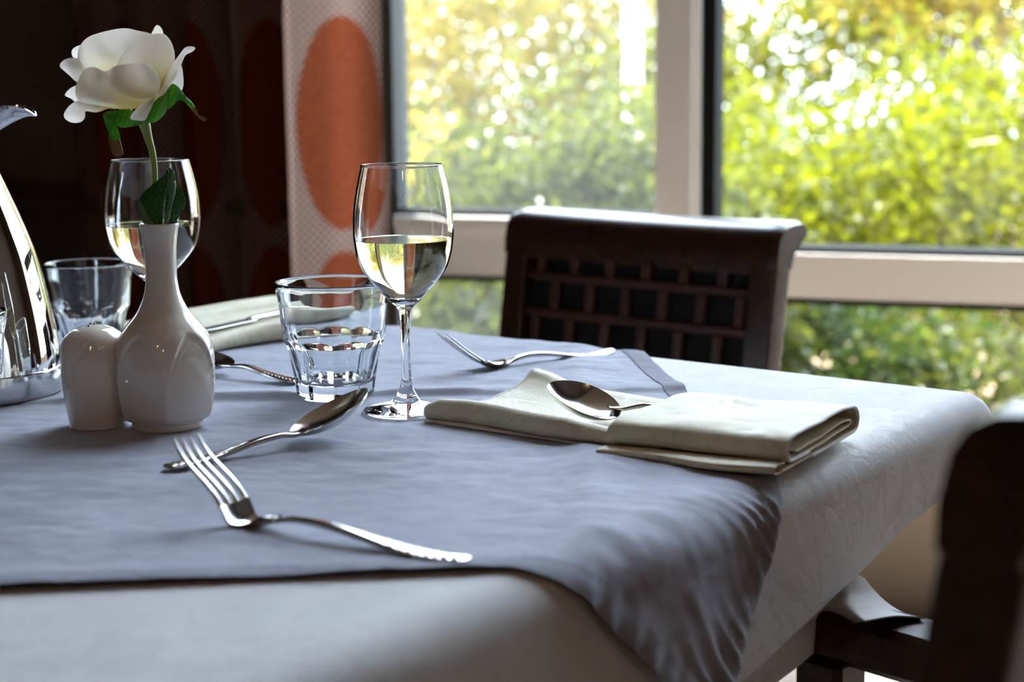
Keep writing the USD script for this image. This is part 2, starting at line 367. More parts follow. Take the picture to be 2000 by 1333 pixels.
def sweep(path, widths, thick, nsec=14, power=2.4, upv=A3(0, 0, 1), side=None, crown=None):
    """A tapering rod of super-elliptic section along the path, both ends rounded off."""
    path = np.asarray(path, float)
    n = len(path)
    T = np.gradient(path, axis=0)
    T /= np.linalg.norm(T, axis=1, keepdims=True)
    S = np.cross(upv, T) if side is None else np.repeat(np.asarray(side, float)[None], n, 0)
    S /= np.linalg.norm(S, axis=1, keepdims=True)
    N = np.cross(T, S)
    a = np.arange(nsec) * 2 * math.pi / nsec
    cx, cy = np.sign(np.cos(a)) * np.abs(np.cos(a)) ** (2 / power), np.sign(np.sin(a)) * np.abs(np.sin(a)) ** (2 / power)
    widths, thick = np.broadcast_to(widths, (n,)), np.broadcast_to(thick, (n,))
    P = path[:, None] + S[:, None] * (cx[None] * widths[:, None] / 2)[..., None] + N[:, None] * (cy[None] * thick[:, None] / 2)[..., None]
    v, f = grid(P, close_v=True)
    k = len(v)
    v = np.vstack([v, path[:1], path[-1:]])
    j = np.arange(nsec)
    f = np.vstack([f, np.stack([np.full(nsec, k), (j + 1) % nsec, j], 1), np.stack([np.full(nsec, k + 1), (n - 1) * nsec + j, (n - 1) * nsec + (j + 1) % nsec], 1)])
    m = trimesh.Trimesh(v, f, process=False)
    if m.volume < 0:
        m.invert()
    return np.array(m.vertices), np.array(m.faces)


def box(lo, hi, frame=None):
    """Axis box between two corners, in the frame (origin, x, y, z axes) if given."""
    b = trimesh.creation.box(np.abs(np.subtract(hi, lo)))
    b.apply_translation((np.asarray(lo) + np.asarray(hi)) / 2)
    v = np.array(b.vertices)
    if frame is not None:
        o, x, y, z = frame
        v = o + v[:, :1] * x + v[:, 1:2] * y + v[:, 2:3] * z
    return v, np.array(b.faces)

# ------------------------------------------------------------------ the room
WF = (W0, WD, WN, A3(0, 0, 1))
wb = lambda s0, s1, o0, o1, z0, z1: box((s0, o0, z0), (s1, o1, z1), WF)
SL, SR, OB, HT = -2.3, 2.85, -5.0, 3.9


def struct(name, mesh, mat, label, parent='/World', smooth=False):
    return add(name, mesh, mat, parent, smooth, label=label if parent == '/World' else None, kind='structure' if parent == '/World' else None)


struct('floor', wb(SL, SR, OB, 0.0, -0.08, 0.0), 'carpet', 'beige carpet floor catching sunlight below the window')
struct('ceiling', wb(SL - .2, SR + .2, OB - .2, 0.25, HT, HT + 0.1), 'ceiling_paint', 'plain beige ceiling of the dining room')
WIN_Z0, WIN_Z1 = 0.30, 3.70
struct('wall_back', join(wb(SL, -0.43, 0, 0.25, 0.0, HT), wb(-0.43, 1.98, 0, 0.25, WIN_Z1 + .06, HT), wb(1.98, SR, 0, 0.25, 0, HT)), 'brown_wall_paint',
       'dark brown painted wall left of the window behind the curtain')
struct('wall_back', wb(-0.43, 1.98, 0.0, 0.25, 0.0, WIN_Z0 - .04), 'beige_wall_paint', 'low beige wall under the garden window')
struct('wall_left', wb(SL - .2, SL, OB, 0.25, 0.0, HT), 'brown_wall_paint', 'dark brown side wall beyond the left end of the table')
struct('wall_front', wb(SL - .2, SR + .2, OB - .2, OB, 0.0, HT), 'brown_wall_paint', 'dark brown wall behind the viewer')
struct('wall_right', wb(SR, SR + .2, OB, 0.25, 0, HT), 'brown_wall_paint', 'dark brown side wall at the right end of the window row')
tr = thing('trim_1', 'dark wooden wainscot with dado rail on the brown wall', None, W0, kind='structure')
for s0 in np.arange(SL, -0.47, 0.49):
    s1 = min(s0 + 0.485, -0.44)
    add('panel', wb(s0, s1, -0.025, 0.0, 0.10, 0.735), 'wainscot_wood', tr, False)
add('dado_rail', wb(SL, -0.44, -0.045, 0.0, 0.735, 0.765), 'wainscot_wood', tr, False)


def window(name, label, s0, s1, tz0, tz1, jamb=None, mull=None, bead=True):
    """Two stacked lights with a transom between; jamb and mull give the side members (s from, s to)."""
    w = thing(name, label, None, W0 + WD * s0, kind='structure')
    a = jamb[1] if jamb else s0
    b = mull[0] if mull else s1
    if jamb:
        add('jamb', wb(jamb[0], jamb[1], -0.005, 0.07, WIN_Z0, WIN_Z1), 'grey_jamb_paint', w, False)
    if mull:
        m0, m1 = mull
        add('mullion', wb(m0, m1 - 0.012, -0.03, 0.08, WIN_Z0 - .04, WIN_Z1), 'window_paint', w, False)
        add('edge_bead', wb(m1 - 0.012, m1, -0.022, 0.08, WIN_Z0 - .04, WIN_Z1), 'window_paint', w, False)
    add('transom', wb(a, b, -0.028, 0.08, tz0, tz1 - (0.024 if bead else 0)), 'window_paint', w, False)
    if bead:
        add('transom_bead', wb(a, b, -0.040, 0.08, tz1 - 0.024, tz1), 'window_paint', w, False)
    add('gasket', wb(a, b, -0.012, 0.075, tz1, tz1 + 0.010), 'gasket_rubber', w, False)
    add('gasket', wb(a, b, -0.030, 0.075, tz0 - 0.009, tz0), 'gasket_rubber', w, False)
    add('bottom_rail', wb(a, b, -0.028, 0.08, WIN_Z0 - .04, WIN_Z0), 'window_paint', w, False)
    add('top_rail', wb(a, b, -0.028, 0.08, WIN_Z1, WIN_Z1 + .06), 'window_paint', w, False)
    add('pane', wb(a, b, 0.040, 0.044, tz1 + 0.010, WIN_Z1), 'pane_glass', w, False)
    add('lower_pane', wb(a, b, 0.040, 0.044, WIN_Z0, tz0 - 0.009), 'pane_glass', w, False)
    if jamb and s0 < jamb[0] - .1:
        add('side_pane', wb(s0 + .04, jamb[0], 0.040, 0.044, WIN_Z0, WIN_Z1), 'pane_glass', w, False)
        add('jamb', wb(s0, s0 + .04, -0.005, 0.07, WIN_Z0 - .04, WIN_Z1 + .06), 'grey_jamb_paint', w, False)
    return w


w1 = window('window_1', 'left garden window with a pale wide frame beside the curtain', -0.43, 0.378, 0.623, 0.739, (-0.285, -0.241), (0.297, 0.378))
w2 = window('window_2', 'right garden window with lower transom behind the wooden chair', 0.378, 1.55, 0.599, 0.682, (0.380, 0.405), (1.47, 1.55), bead=False)
w3 = window('window_3', 'third garden window at the right end of the row', 1.55, 1.98, 0.599, 0.682, None, (1.90, 1.98), bead=False)
for p in stage.GetPrimAtPath(w1).GetChildren():
    if 'pane' in p.GetName():
        UsdShade.MaterialBindingAPI(p).Bind(LOOKS['dusty_pane'])
for p in stage.GetPrimAtPath(w2).GetChildren():
    if p.GetName() == 'jamb':
        UsdShade.MaterialBindingAPI(p).Bind(LOOKS['gasket_rubber'])


# curtain --------------------------------------------------------
def curtain():
    plan = [(-0.245, -0.05), (-0.262, -0.085), (-0.32, -0.112), (-0.365, -0.150), (-0.386, -0.164), (-0.402, -0.145), (-0.412, -0.09), (-0.448, -0.05), (-0.490, -0.075), (-0.530, -0.125), (-0.548, -0.115),
            (-0.556, -0.06), (-0.580, -0.04), (-0.625, -0.085), (-0.655, -0.12), (-0.672, -0.09), (-0.690, -0.045), (-0.735, -0.08), (-0.765, -0.11), (-0.785, -0.07), (-0.81, -0.04), (-0.85, -0.09), (-0.885, -0.10), (-0.90, -0.05), (-0.94, -0.05)]
    L = np.r_[0, np.cumsum(np.linalg.norm(np.diff(plan, axis=0), axis=1))]
    u = np.linspace(0, L[-1], 420)
    pl = PchipInterpolator(L, plan)(u)
    z = np.linspace(0.03, 3.78, 190)
    pl[:, 1] = np.where(pl[:, 0] < -0.45, pl[:, 1] * 0.48 - 0.016, pl[:, 1])
    U, Z = np.meshgrid(u, z, indexing='ij')
    sway = 0.010 * (fbm(np.stack([U * 5, Z * 1.3, 0 * U], -1), 3, 5) - 0.5)
    ripple = 0.004 * (fbm(np.stack([U * 6, Z * 9, 0 * U + 3], -1), 3, 8) - 0.5)
    s = pl[:, :1] + sway * 1.2 + 0 * Z
    o = pl[:, 1:] + ripple + 0 * Z
    o = np.minimum(o, -0.03)
    P = W0 + s[..., None] * WD + o[..., None] * WN + Z[..., None] * A3(0, 0, 1)
    v, f = grid(P)
    uv = np.stack([U + 0.055, Z - 0.9215 + PV * 4.5], -1).reshape(-1, 2)
    add('curtain', (v, f), 'curtain_cloth', smooth=True, label='floor-length curtain with rust ovals on a woven cream ground beside the left window', cat='curtain', uv=uv)


curtain()

# ------------------------------------------------------------------ table and cloths
TZ, TL, ER = 0.75, 0.94, 0.028
C0 = at(1965, 763, TZ)
_a = math.radians(142.3)
E1 = A3(math.cos(_a), math.sin(_a), 0)                # along the window-side edge, away from the visible corner
E2 = A3(-E1[1] * 1.0, E1[0], 0)                       # along the edge that runs towards the camera
N2 = -E1                                              # outward from that edge


def tab(p):
    d = np.asarray(p, float) - C0
    return np.stack([d @ E1, d @ E2], -1)


tb = thing('dining_table', 'square dining table hidden under its white cloth', 'table', (*(C0 + TL / 2 * (E1 + E2))[:2], 0))
c_ = C0 + TL / 2 * (E1 + E2)
TF = (A3(c_[0], c_[1], 0), E1, E2, A3(0, 0, 1))
layers = [(-.002, .440), (-.005, .449), (-.011, .455), (-.028, .456), (-.034, .450)]
tv = np.array([(sx * h_, sy * h_, z) for z, h0 in layers for h_, sx, sy in ((h0, a, b) for a in (-1, 1) for b in (-1, 1))])
hull = trimesh.convex.convex_hull(tv)
tv = np.array(hull.vertices)
add('tabletop', (TF[0] + tv[:, :1] * E1 + tv[:, 1:2] * E2 + (tv[:, 2:] + TZ) * A3(0, 0, 1), np.array(hull.faces)), 'dark_wood', tb)
for sx in (-1, 1):
    for sy in (-1, 1):
        q = TF[0] + sx * 0.36 * E1 + sy * 0.36 * E2
        add('leg', sweep([q + A3(0, 0, z) for z in (0.0, 0.01, 0.3, 0.62, 0.717)], [.036, .040, .048, .056, .058], [.036, .040, .048, .056, .058], power=5), 'dark_wood', tb)


def drape(ab, lift, flare):
    """Where a flat cloth's point (a, b in table axes) comes to lie: on the top, round the edge, or hanging."""
    ab = np.asarray(ab, float)
    q = np.clip(ab, ER, TL - ER)
    d = np.linalg.norm(ab - q, axis=-1)
    n = (ab - q) / np.maximum(d, 1e-9)[..., None]
    r = ER + lift
    arc = r * math.pi / 2
    ph = np.clip(d / r, 0, math.pi / 2)
    down = np.maximum(d - arc, 0)
    h = r * np.sin(ph) + down * math.sin(flare)
    z = -r * (1 - np.cos(ph)) - down * math.cos(flare)
    pos = q + n * h[..., None]
    P = C0 + pos[..., :1] * E1 + pos[..., 1:2] * E2
    P[..., 2] = TZ + lift + z
    N = np.stack([n[..., 0], n[..., 1]], -1)
    N3 = (N[..., :1] * E1 + N[..., 1:2] * E2) * np.sin(ph)[..., None] + A3(0, 0, 1) * np.cos(ph)[..., None]
    return P, N3, d


def skirt_drop(ab):
    """How far the white cloth's hem hangs below the top, by place along the edge."""
    b = ab[..., 1]
    near = np.interp(b, [0.0, 0.10, 0.19, 0.31, 0.40, 0.46, 0.60, 0.94], [0.050, 0.052, 0.064, 0.084, 0.099, 0.110, 0.14, 0.20])
    w = np.clip((ab[..., 0] - 0.02) / 0.25, 0, 1)
    return near * (1 - w) + 0.21 * w


def tablecloth():
    per = []
    m = 170
    t = np.linspace(ER, TL - ER, m)
    for k in range(4):
        p = {0: np.stack([0 * t + ER, t], 1), 1: np.stack([t, 0 * t + TL - ER], 1), 2: np.stack([0 * t + TL - ER, t[::-1]], 1), 3: np.stack([t[::-1], 0 * t + ER], 1)}[k]
        nn = [A3(-1, 0, 0), A3(0, 1, 0), A3(1, 0, 0), A3(0, -1, 0)][k][:2]
        nx = [A3(-1, 0, 0), A3(0, 1, 0), A3(1, 0, 0), A3(0, -1, 0)][(k + 1) % 4][:2]
        per += [(q, nn) for q in p]
        for a in np.linspace(0, math.pi / 2, 14)[1:-1]:
            per.append((p[-1], nn * math.cos(a) + nx * math.sin(a)))
    Q = np.array([x[0] for x in per])
    NN = np.array([x[1] for x in per])
    ctr = A3(TL / 2, TL / 2, 0)[:2]
    rows = []
    for k in np.linspace(0.02, 1, 70):
        P, N3, _ = drape(ctr + (Q - ctr) * k, 0.0, 0.16)
        P[:, 2] += 0.0012 * (fbm(P * [9, 9, 1], 3, 3) - 0.5)
        rows.append(P)
    drop = skirt_drop(Q)
    arc = ER * math.pi / 2
    for k in np.linspace(0, 1, 34)[1:]:
        d = k * (arc + np.maximum(drop - ER, 0.01))
        P, N3, _ = drape(Q + NN * d[:, None], 0.0, 0.16)
        hang = np.clip((d - arc * 0.7) / 0.10, 0, 1)
        rip = 0.008 * (fbm(np.stack([P[:, 0] * 13, P[:, 1] * 13, d * 3], 1), 2, 4) - 0.75) * hang
        corner = 0.012 * np.sin(np.arctan2(NN[:, 1], NN[:, 0]) * 6.0) * hang * (np.abs(NN[:, 0] * NN[:, 1]) * 2) ** 0.8
        P = P + (NN[:, :1] * E1 + NN[:, 1:] * E2) * (rip + corner)[:, None]
        rows.append(P)
    v, f = grid(np.array(rows), close_v=True)
    n = len(Q)
    v = np.vstack([v, (C0 + TL / 2 * (E1 + E2))[None]])
    f = np.vstack([f, np.stack([np.full(n, len(v) - 1), (np.arange(n) + 1) % n, np.arange(n)], 1)])
    m_ = trimesh.Trimesh(v, f, process=False)
    if m_.face_normals[0][2] < 0:
        m_.invert()
    f = np.array(m_.faces)
    # the inner fold of the same cloth, whose hem lies on the chair's arm
    rows = []
    hem = [at(1806, 1208, .6475), at(1770, 1205, .650), at(1735, 1206, .655), at(1690, 1214, .657), onplane(1650, 1236, C0 - N2 * .004, N2), onplane(1600, 1268, C0 - N2 * .010, N2), onplane(1545, 1312, C0 - N2 * .012, N2), onplane(1440, 1390, C0 - N2 * .012, N2)]
    inn = [onplane(1688, 1132, C0 - N2 * .012, N2), onplane(1676, 1125, C0 - N2 * .012, N2), onplane(1660, 1120, C0 - N2 * .012, N2), onplane(1640, 1120, C0 - N2 * .012, N2), onplane(1610, 1140, C0 - N2 * .012, N2), onplane(1560, 1170, C0 - N2 * .014, N2), onplane(1500, 1210, C0 - N2 * .016, N2), onplane(1400, 1270, C0 - N2 * .016, N2)]
    hem, inn = spline(hem, 50), spline(inn, 50)
    for p0, p3 in zip(inn, hem):
        ln_ = max((p3 - p0) @ N2, 0)
        p2 = p0 * .45 + p3 * .55 + A3(0, 0, -0.10 * ln_)
        rows.append(CubicSpline([0, .55, 1], np.array([p0, p2, p3]))(np.linspace(0, 1, 18)))
    v2, f2 = solid(np.array(rows), 0.0012)
    add('tablecloth', join((v, f), (v2, f2)), 'white_damask', smooth=True, label='white damask tablecloth spread over the dining table and hanging at its edges', cat='tablecloth')


tablecloth()

# grey overlay: a square turned against the table, its right corner hanging over the edge
G1 = nrm(A3(0.9947, 0.1025, 0))
G2 = A3(-G1[1], G1[0], 0)
_f0, _r0 = at(1000, 1118), at(1430, 850)
_r0 = A3(0.143, 1.262, TZ)
_m = np.linalg.solve(np.stack([G1[:2], -G2[:2]], 1), _r0[:2] - _f0[:2])
KC = _f0 + G1 * _m[0]
KC[2] = TZ


PRESSED = [((795, 805), .040), ((656, 772), .040), ((328, 832), .034), ((193, 831), .028), ((-60, 782), .088), ((311, 739), .042), ((181, 690), .040), ((-105, 866), .042), ((950, 840), .05), ((1050, 800), .06), ((1130, 790), .06), ((1100, 850), .05), ((1250, 850), .06),
           ((1300, 800), .07), ((1400, 860), .07), ((1500, 900), .05), ((460, 670), .06), ((560, 650), .07), ((640, 640), .07), ((500, 620), .06), ((905, 1088), .014), ((470, 1022), .014), ((330, 914), .012), ((615, 853), .016), ((1190, 683), .012), ((957, 715), .012), ((430, 712), .02)]


def overlay():
    side, n = 0.86, 300
    s = np.linspace(0, side, n)
    X, Y = np.meshgrid(s, s, indexing='ij')            # X along -G1 from the hanging corner, Y along G2
    F = KC - X[..., None] * G1 + Y[..., None] * G2
    P, N3, d = drape(tab(F), 0.0022, 0.24)

    def ridge(p, q, h, w1, w2):
        p, q = np.asarray(p[:2]), np.asarray(q[:2])
        t = (q - p) / np.linalg.norm(q - p)
        nn = np.array([-t[1], t[0]])
        wob = 0.006 * (fbm(np.stack([F[..., 0] * 7, F[..., 1] * 7, 0 * X], -1), 2, 9) - 0.5)
        dist = (F[..., :2] - p) @ nn + wob
        return h * np.where(dist > 0, np.exp(-(dist / w2) ** 2), np.exp(-(dist / w1) ** 2))
    z = ridge(at(430, 787), at(1335, 769), 0.0060, 0.0055, 0.026)
    z += ridge(at(1140, 850), at(1165, 1110), 0.0022, 0.012, 0.022)
    z += ridge(at(500, 905), at(1500, 880), 0.0015, 0.014, 0.014)
    wr = fbm(np.stack([F[..., 0] * 14 + 0.8 * F[..., 1], F[..., 1] * 26, 0 * X], -1), 4, 21) - 0.5
    wr2 = fbm(np.stack([F[..., 0] * 60, F[..., 1] * 45, 0 * X + 2], -1), 2, 22) - 0.5
    flat = np.exp(-(np.maximum(d - 0.01, 0) / 0.02) ** 2)
    z += 0.0058 * np.maximum(wr, -0.10) + 0.0009 * wr2 + 0.0009
    hang = 1 - flat
    edge_r = np.exp(-(X / 0.030) ** 2) * np.clip(X / 0.006, 0.15, 1)       # puckers run in slantwise from the hem on the right
    edge_f = np.exp(-(Y / 0.018) ** 2)
    ph_ = Y * 2 * math.pi / 0.0150 - X * 150 + 2.5 * np.sin(Y * 41) + 1.5 * np.sin(Y * 97)
    puck = (np.maximum(np.sin(ph_), -0.3)) * edge_r * (0.6 + 0.4 * np.sin(Y * 61)) + 0.35 * np.sin(X * 2 * math.pi / 0.019 + 2 * np.sin(X * 29)) * edge_f * hang
    z += 0.0036 * puck * (0.10 + hang) + 0.0010 * (np.exp(-((X - .006) / .006) ** 2) + np.exp(-((Y - .006) / .006) ** 2)) * 0.5
    z += hang * (0.016 * (fbm(np.stack([X * 9 + Y * 5, Y * 7, 0 * X + 6], -1), 2, 31) - 0.42) + 0.003)
    press = np.zeros_like(X)
    for (px, py), r_ in PRESSED:
        q_ = at(px, py)
        press = np.maximum(press, np.exp(-(np.hypot(F[..., 0] - q_[0], F[..., 1] - q_[1]) / r_) ** 4))
    z = z * (1 - press) + 0.0006 * press
    P = P + N3 * np.maximum(z, -0.0004)[..., None]
    v, f = grid(P)
    m = trimesh.Trimesh(v, f, process=False)
    if m.face_normals[n * 150][2] < 0:
        m.invert()
    root = add('overlay_cloth', m, 'grey_cotton', smooth=True, label='blue-grey cotton overlay laid askew across the white tablecloth', cat='tablecloth')
    # stitched hem bands along the two visible sides
    k = 7
    for name, sl in (('hem', P[:k, :]), ('hem', P[:, :k])):
        NN = N3[:k, :] if sl.shape[0] == k else N3[:, :k]
        q = sl + NN * 0.0007
        v, f = grid(q)
        m = trimesh.Trimesh(v, f, process=False)
        if m.face_normals[len(m.faces) // 2][2] < 0:
            m.invert()
        add(name, m, 'grey_stitch', root, smooth=True)


overlay()

# ------------------------------------------------------------------ glasses
CL = TZ + 0.0035                                       # where things stand: on the overlay


def split_by(v, f, cuts):
    """Cuts one closed surface into open pieces by height (no inner walls), so that glass stays one body."""
    zc = v[f][:, :, 2].mean(1)
    out, lo = [], -1e9
    for hi in list(cuts) + [1e9]:
        k = f[(zc >= lo) & (zc < hi)]
        used, inv = np.unique(k, return_inverse=True)
        out.append((v[used], inv.reshape(-1, 3)))
        lo = hi
    return out


WG = [(0, 0), (.030, 0), (.0326, .0008), (.0332, .0019), (.0318, .0030), (.0225, .0055), (.0118, .0083), (.0079, .0135), (.0050, .0195), (.0041, .0255), (.0036, .045), (.0037, .060), (.0042, .0727), (.0048, .0775),
      (.0070, .0812), (.0108, .0845), (.0152, .0892), (.0242, .0990), (.0332, .1126), (.0362, .1238), (.0376, .1375), (.0371, .151), (.0356, .163), (.0333, .1749), (.0308, .1858), (.0306, .1868)]


def wine_glass(base, sx, sz, level, label, wine_label):
    o = A3(*base)
    pts = np.array(WG) * [sx, sz]
    k = next(i for i, p in enumerate(WG) if p[1] > 0.080)
    zs = pts[6:, 1]
    rout = PchipInterpolator(zs, pts[6:, 0])
    dense_o = np.vstack([pts[:6], np.stack([rout(np.linspace(zs[0], zs[-1], 110)), np.linspace(zs[0], zs[-1], 110)], 1)])
    zb = 0.0855 * sz
    zi = zb + (zs[-1] - zb) * np.linspace(1, 0, 80) ** 1.6
    rin = np.maximum(rout(zi) - 0.0011 - 0.002 * np.exp(-(zi - zb) / 0.004), 0)
    tt = np.clip((zi - zb) / 0.004, 0, 1)
    rin = rin * np.sqrt(1 - (1 - tt) ** 2)
    inner = np.stack([rin, zi], 1)
    rim = np.array([[rout(zs[-1]) - 0.0003, zs[-1] + .0004], [rin[0] + .0003, zs[-1] + .0004]])
    inner[-1, 0] = 0
    prof = np.vstack([dense_o, rim, inner])
    v, f = revolve(prof, 128, o)
    t = thing('wine_glass', label, 'wine glass', o)
    foot, stem, bowl = split_by(v, f, [o[2] + 0.0128 * sz, o[2] + 0.0795 * sz])
    add('foot', foot, 'clear_glass', t, True)
    add('stem', stem, 'clear_glass', t, True)
    add('bowl', bowl, 'clear_glass', t, True)
    rf = PchipInterpolator(zi[::-1], rin[::-1])
    zl = level
    zw = np.linspace(zb + 0.0004, zl, 60)
    wp = np.stack([np.maximum(rf(zw) - 0.00025, 0), zw], 1)
    wp[0, 0] = 0
    men = np.array([[wp[-1, 0] * 0.985, zl - 0.0003], [wp[-1, 0] * 0.95, zl - 0.0005], [0, zl - 0.0005]])
    add('white_wine', revolve(np.vstack([wp, men]), 128, o), 'white_wine_look', smooth=40, label=wine_label, cat='wine')


p = at(795, 805, CL)
wine_glass(p, 1.0, 1.0, 0.1318, 'stemmed wine glass half full, standing beside the near water tumbler', 'pale white wine in the stemmed glass beside the near tumbler')
p = atd(311, 739, 1.40)
wine_glass((p[0], p[1], CL), 1.08, 0.985, 0.1295, 'wide stemmed wine glass standing behind the white bud vase', 'pale white wine in the glass behind the bud vase')


def tumbler(base, sc, label, turn=0.0):
    o = A3(*base)
    zz = np.array([0, .02, .034, .046, .053, .0746, .0912, .0918])
    rr = PchipInterpolator(zz, [.0318, .0345, .0372, .0405, .0414, .0434, .0460, .0458])
    az = np.array([0, .034, .041, .0455, .049, .0918])
    aa = PchipInterpolator(az, [.0296, .0340, .0358, .0385, .0425, .070])
    n = 9

    def mod(th, z, r):
        lz = (z - o[2] * 0) / sc
        out = r.copy()
        a = np.mod(th + turn, 2 * math.pi / n) - math.pi / n
        fc = aa(np.clip(lz, 0, .0918)) / np.cos(a) * sc
        k = 0.0011 * sc
        h = np.clip(0.5 + 0.5 * (r - fc) / k, 0, 1)
        sm = r * (1 - h) + fc * h - k * h * (1 - h)
        return np.where(OUT[:, None], sm, out)
    zo = np.unique(np.r_[np.linspace(0, .0912, 90), zz])
    outer = np.stack([rr(zo), zo], 1)
    outer[0, 0] -= .0015
    outer = np.vstack([[[0, 0.0008], [.020, 0.0008], [.026, 0.0]], outer])
    ri = PchipInterpolator([.0112, .0135, .020, .030, .050, .0746, .0912], [.022, .0262, .0288, .0318, .0372, .0405, .0432])
    zi = np.linspace(.0912, .0112, 60)
    inner = np.vstack([np.stack([ri(zi), zi], 1), [[.012, .0104], [0, .0102]]])
    prof = np.vstack([outer, [[.0452, .0922], [.0440, .0921]], inner]) * sc
    OUT = np.r_[np.ones(len(outer), bool), np.zeros(2 + len(inner), bool)]
    OUT[:3] = False
    v, f = revolve(prof, 216, (0, 0, 0), mod)
    v = v + o
    t = thing('water_tumbler', label, 'tumbler', o)
    base_, facets, rim_ = split_by(v, f, [o[2] + 0.0100 * sc, o[2] + 0.050 * sc])
    add('base', base_, 'tumbler_glass', t, 38)
    add('faceted_side', facets, 'tumbler_glass', t, 38)
    add('rim', rim_, 'tumbler_glass', t, 38)


tumbler(at(656, 772, CL), 1.0, 'faceted empty water tumbler beside the front wine glass', 0.10)
p = atd(181, 690, 1.53)
tumbler((p[0], p[1], CL), 0.90, 'faceted empty water tumbler between the steel jug and the bud vase', 0.32)
p = atd(-105, 866, 1.13)
tumbler((p[0], p[1], CL), 1.0, 'faceted water tumbler cut off by the left edge in front of the steel jug', 0.2)

# ------------------------------------------------------------------ bud vase and shaker
K = 0.00039


def arches(nn, cusp, zpeak, hgt, flat, soft=0.0012):
    def mod(th, z, r):
        w = 2 * math.pi / nn
        a = np.mod(th - cusp, w) - w / 2
        top = zpeak - hgt * np.abs(a / (w / 2)) ** 2.2
        inside = 1 / (1 + np.exp(-(top - z) / soft))
        fl = np.minimum(r, r * np.cos(w / 2 * flat) / np.cos(a * flat) * 1.012)
        ridge = 0.0007 * np.exp(-((z - top) / 0.0016) ** 2) * (z > 0.012)
        inner = 0.00035 * np.exp(-((z - (top - 0.008)) / 0.0012) ** 2) * (z > 0.02)
        return np.where(r > 0.006, r * (1 - inside) + fl * inside + ridge + inner, r)
    return mod


vb = at(328, 832, CL)
vp = [(0, .001), (.020, 0), (.0252, .0), (.0258, .002), (.0256, .0042), (.0268, .0052), (.0312, .0075), (.0343, .0164), (.0363, .0359), (.0357, .0550), (.0324, .0668), (.0265, .0750), (.0172, .0876), (.0124, .1005), (.0111, .1130), (.0114, .1280), (.0126, .1395), (.0137, .1460), (.0143, .1482)]
vz = np.array([q[1] for q in vp[5:]])
vr = PchipInterpolator(vz, [q[0] for q in vp[5:]])
zz = np.linspace(vz[0], vz[-1], 130)
inner = [(.0138, .1490), (.0130, .1487), (.0112, .1440), (.0088, .1280), (.0086, .1130), (.010, .1005), (.0148, .0876), (.0235, .0750), (.030, .06), (.032, .0359), (.028, .010), (0, .007)]
prof = np.vstack([vp[:5], np.stack([vr(zz), zz], 1), inner])
cut = 5 + len(zz)
_mod = arches(5, math.radians(-78), 0.0715, 0.036, 0.74)


def vmod(th, z, r):
    m = _mod(th, z, r)
    m[cut:] = r[cut:]
    m[:6] = r[:6]
    return m


t = thing('bud_vase', 'white porcelain bud vase with arched panels holding the rose', 'vase', vb)
v, f = revolve(prof, 200, (0, 0, 0), vmod)
v = v + vb
base_, body, neck = split_by(v, f, [vb[2] + 0.0058, vb[2] + 0.086])
add('foot', base_, 'porcelain', t, 40)
add('body', body, 'porcelain', t, 60)
add('neck', neck, 'porcelain', t, 60)

sb = at(193, 831, CL)
sp = [(0, 0.0005), (.0195, 0), (.0213, .0006), (.0222, .006), (.0243, .020), (.0258, .038), (.0259, .050), (.0247, .0580), (.0215, .0655), (.0165, .0705), (.0095, .0738), (.004, .0748), (0, .0750)]
szz = np.array([q[1] for q in sp[2:]])
srr = PchipInterpolator(szz, [q[0] for q in sp[2:]])
zz2 = szz[0] + (szz[-1] - szz[0]) * (1 - (1 - np.linspace(0, 1, 90)) ** 1.8)
_ar = arches(5, math.radians(-50), 0.066, 0.034, 0.5)
prof = np.vstack([sp[:2], np.stack([np.maximum(srr(zz2), 0), zz2], 1)])
prof[-1, 0] = 0
t = thing('salt_shaker', 'white porcelain domed shaker beside the bud vase', 'shaker', sb)
v, f = revolve(prof, 160, (0, 0, 0), lambda th, z, r: np.where(z > 0.002, _ar(th, z, r), r))
add('body', (v + sb, f), 'porcelain', t, 60)
for a, rr_ in ((0.0, 0.0), (2.2, 0.006), (4.3, 0.006)):
    hz = 0.0750 - rr_ ** 2 * 6.5
    c = trimesh.creation.cylinder(0.0007, 0.0012, sections=12)
    c.apply_translation(sb + A3(rr_ * math.cos(a), rr_ * math.sin(a), hz))
    add('hole', c, 'hole_dark', t)

# ------------------------------------------------------------------ steel jug
jb = atd(-60, 782, 1.315)
jb[2] = CL
KJ = 1.335 / FPX
t = thing('coffee_jug', 'polished steel coffee jug with beak spout at the left of the table', 'jug', jb)
band = [(0, 0.001), (.070, 0), (.0745, .0015), (.0762, .006), (.0760, .021), (.0748, .0225)]
bodyp = [(.0748, .0225), (.0742, .030), (.0728, .0431), (.0690, .0680), (.0640, .093), (.0585, .116), (.0500, .141), (.0400, .166), (.0305, .190), (.0262, .206), (.0252, .218), (.0262, .230), (.0285, .240), (.0275, .2415)]
bz = np.array([q[1] for q in bodyp])
br = PchipInterpolator(bz, [q[0] for q in bodyp])
zz = np.linspace(bz[0], bz[-1], 120)
add('base_band', revolve(band, 128, jb), 'brushed_band', t, 40)
bv, bf = revolve(np.vstack([np.stack([br(zz), zz], 1), [[.020, .240], [.018, .22], [.03, .16], [0, .10]]]), 144, (0, 0, 0))
add('body', (bv + jb, bf), 'chrome', t, 60)
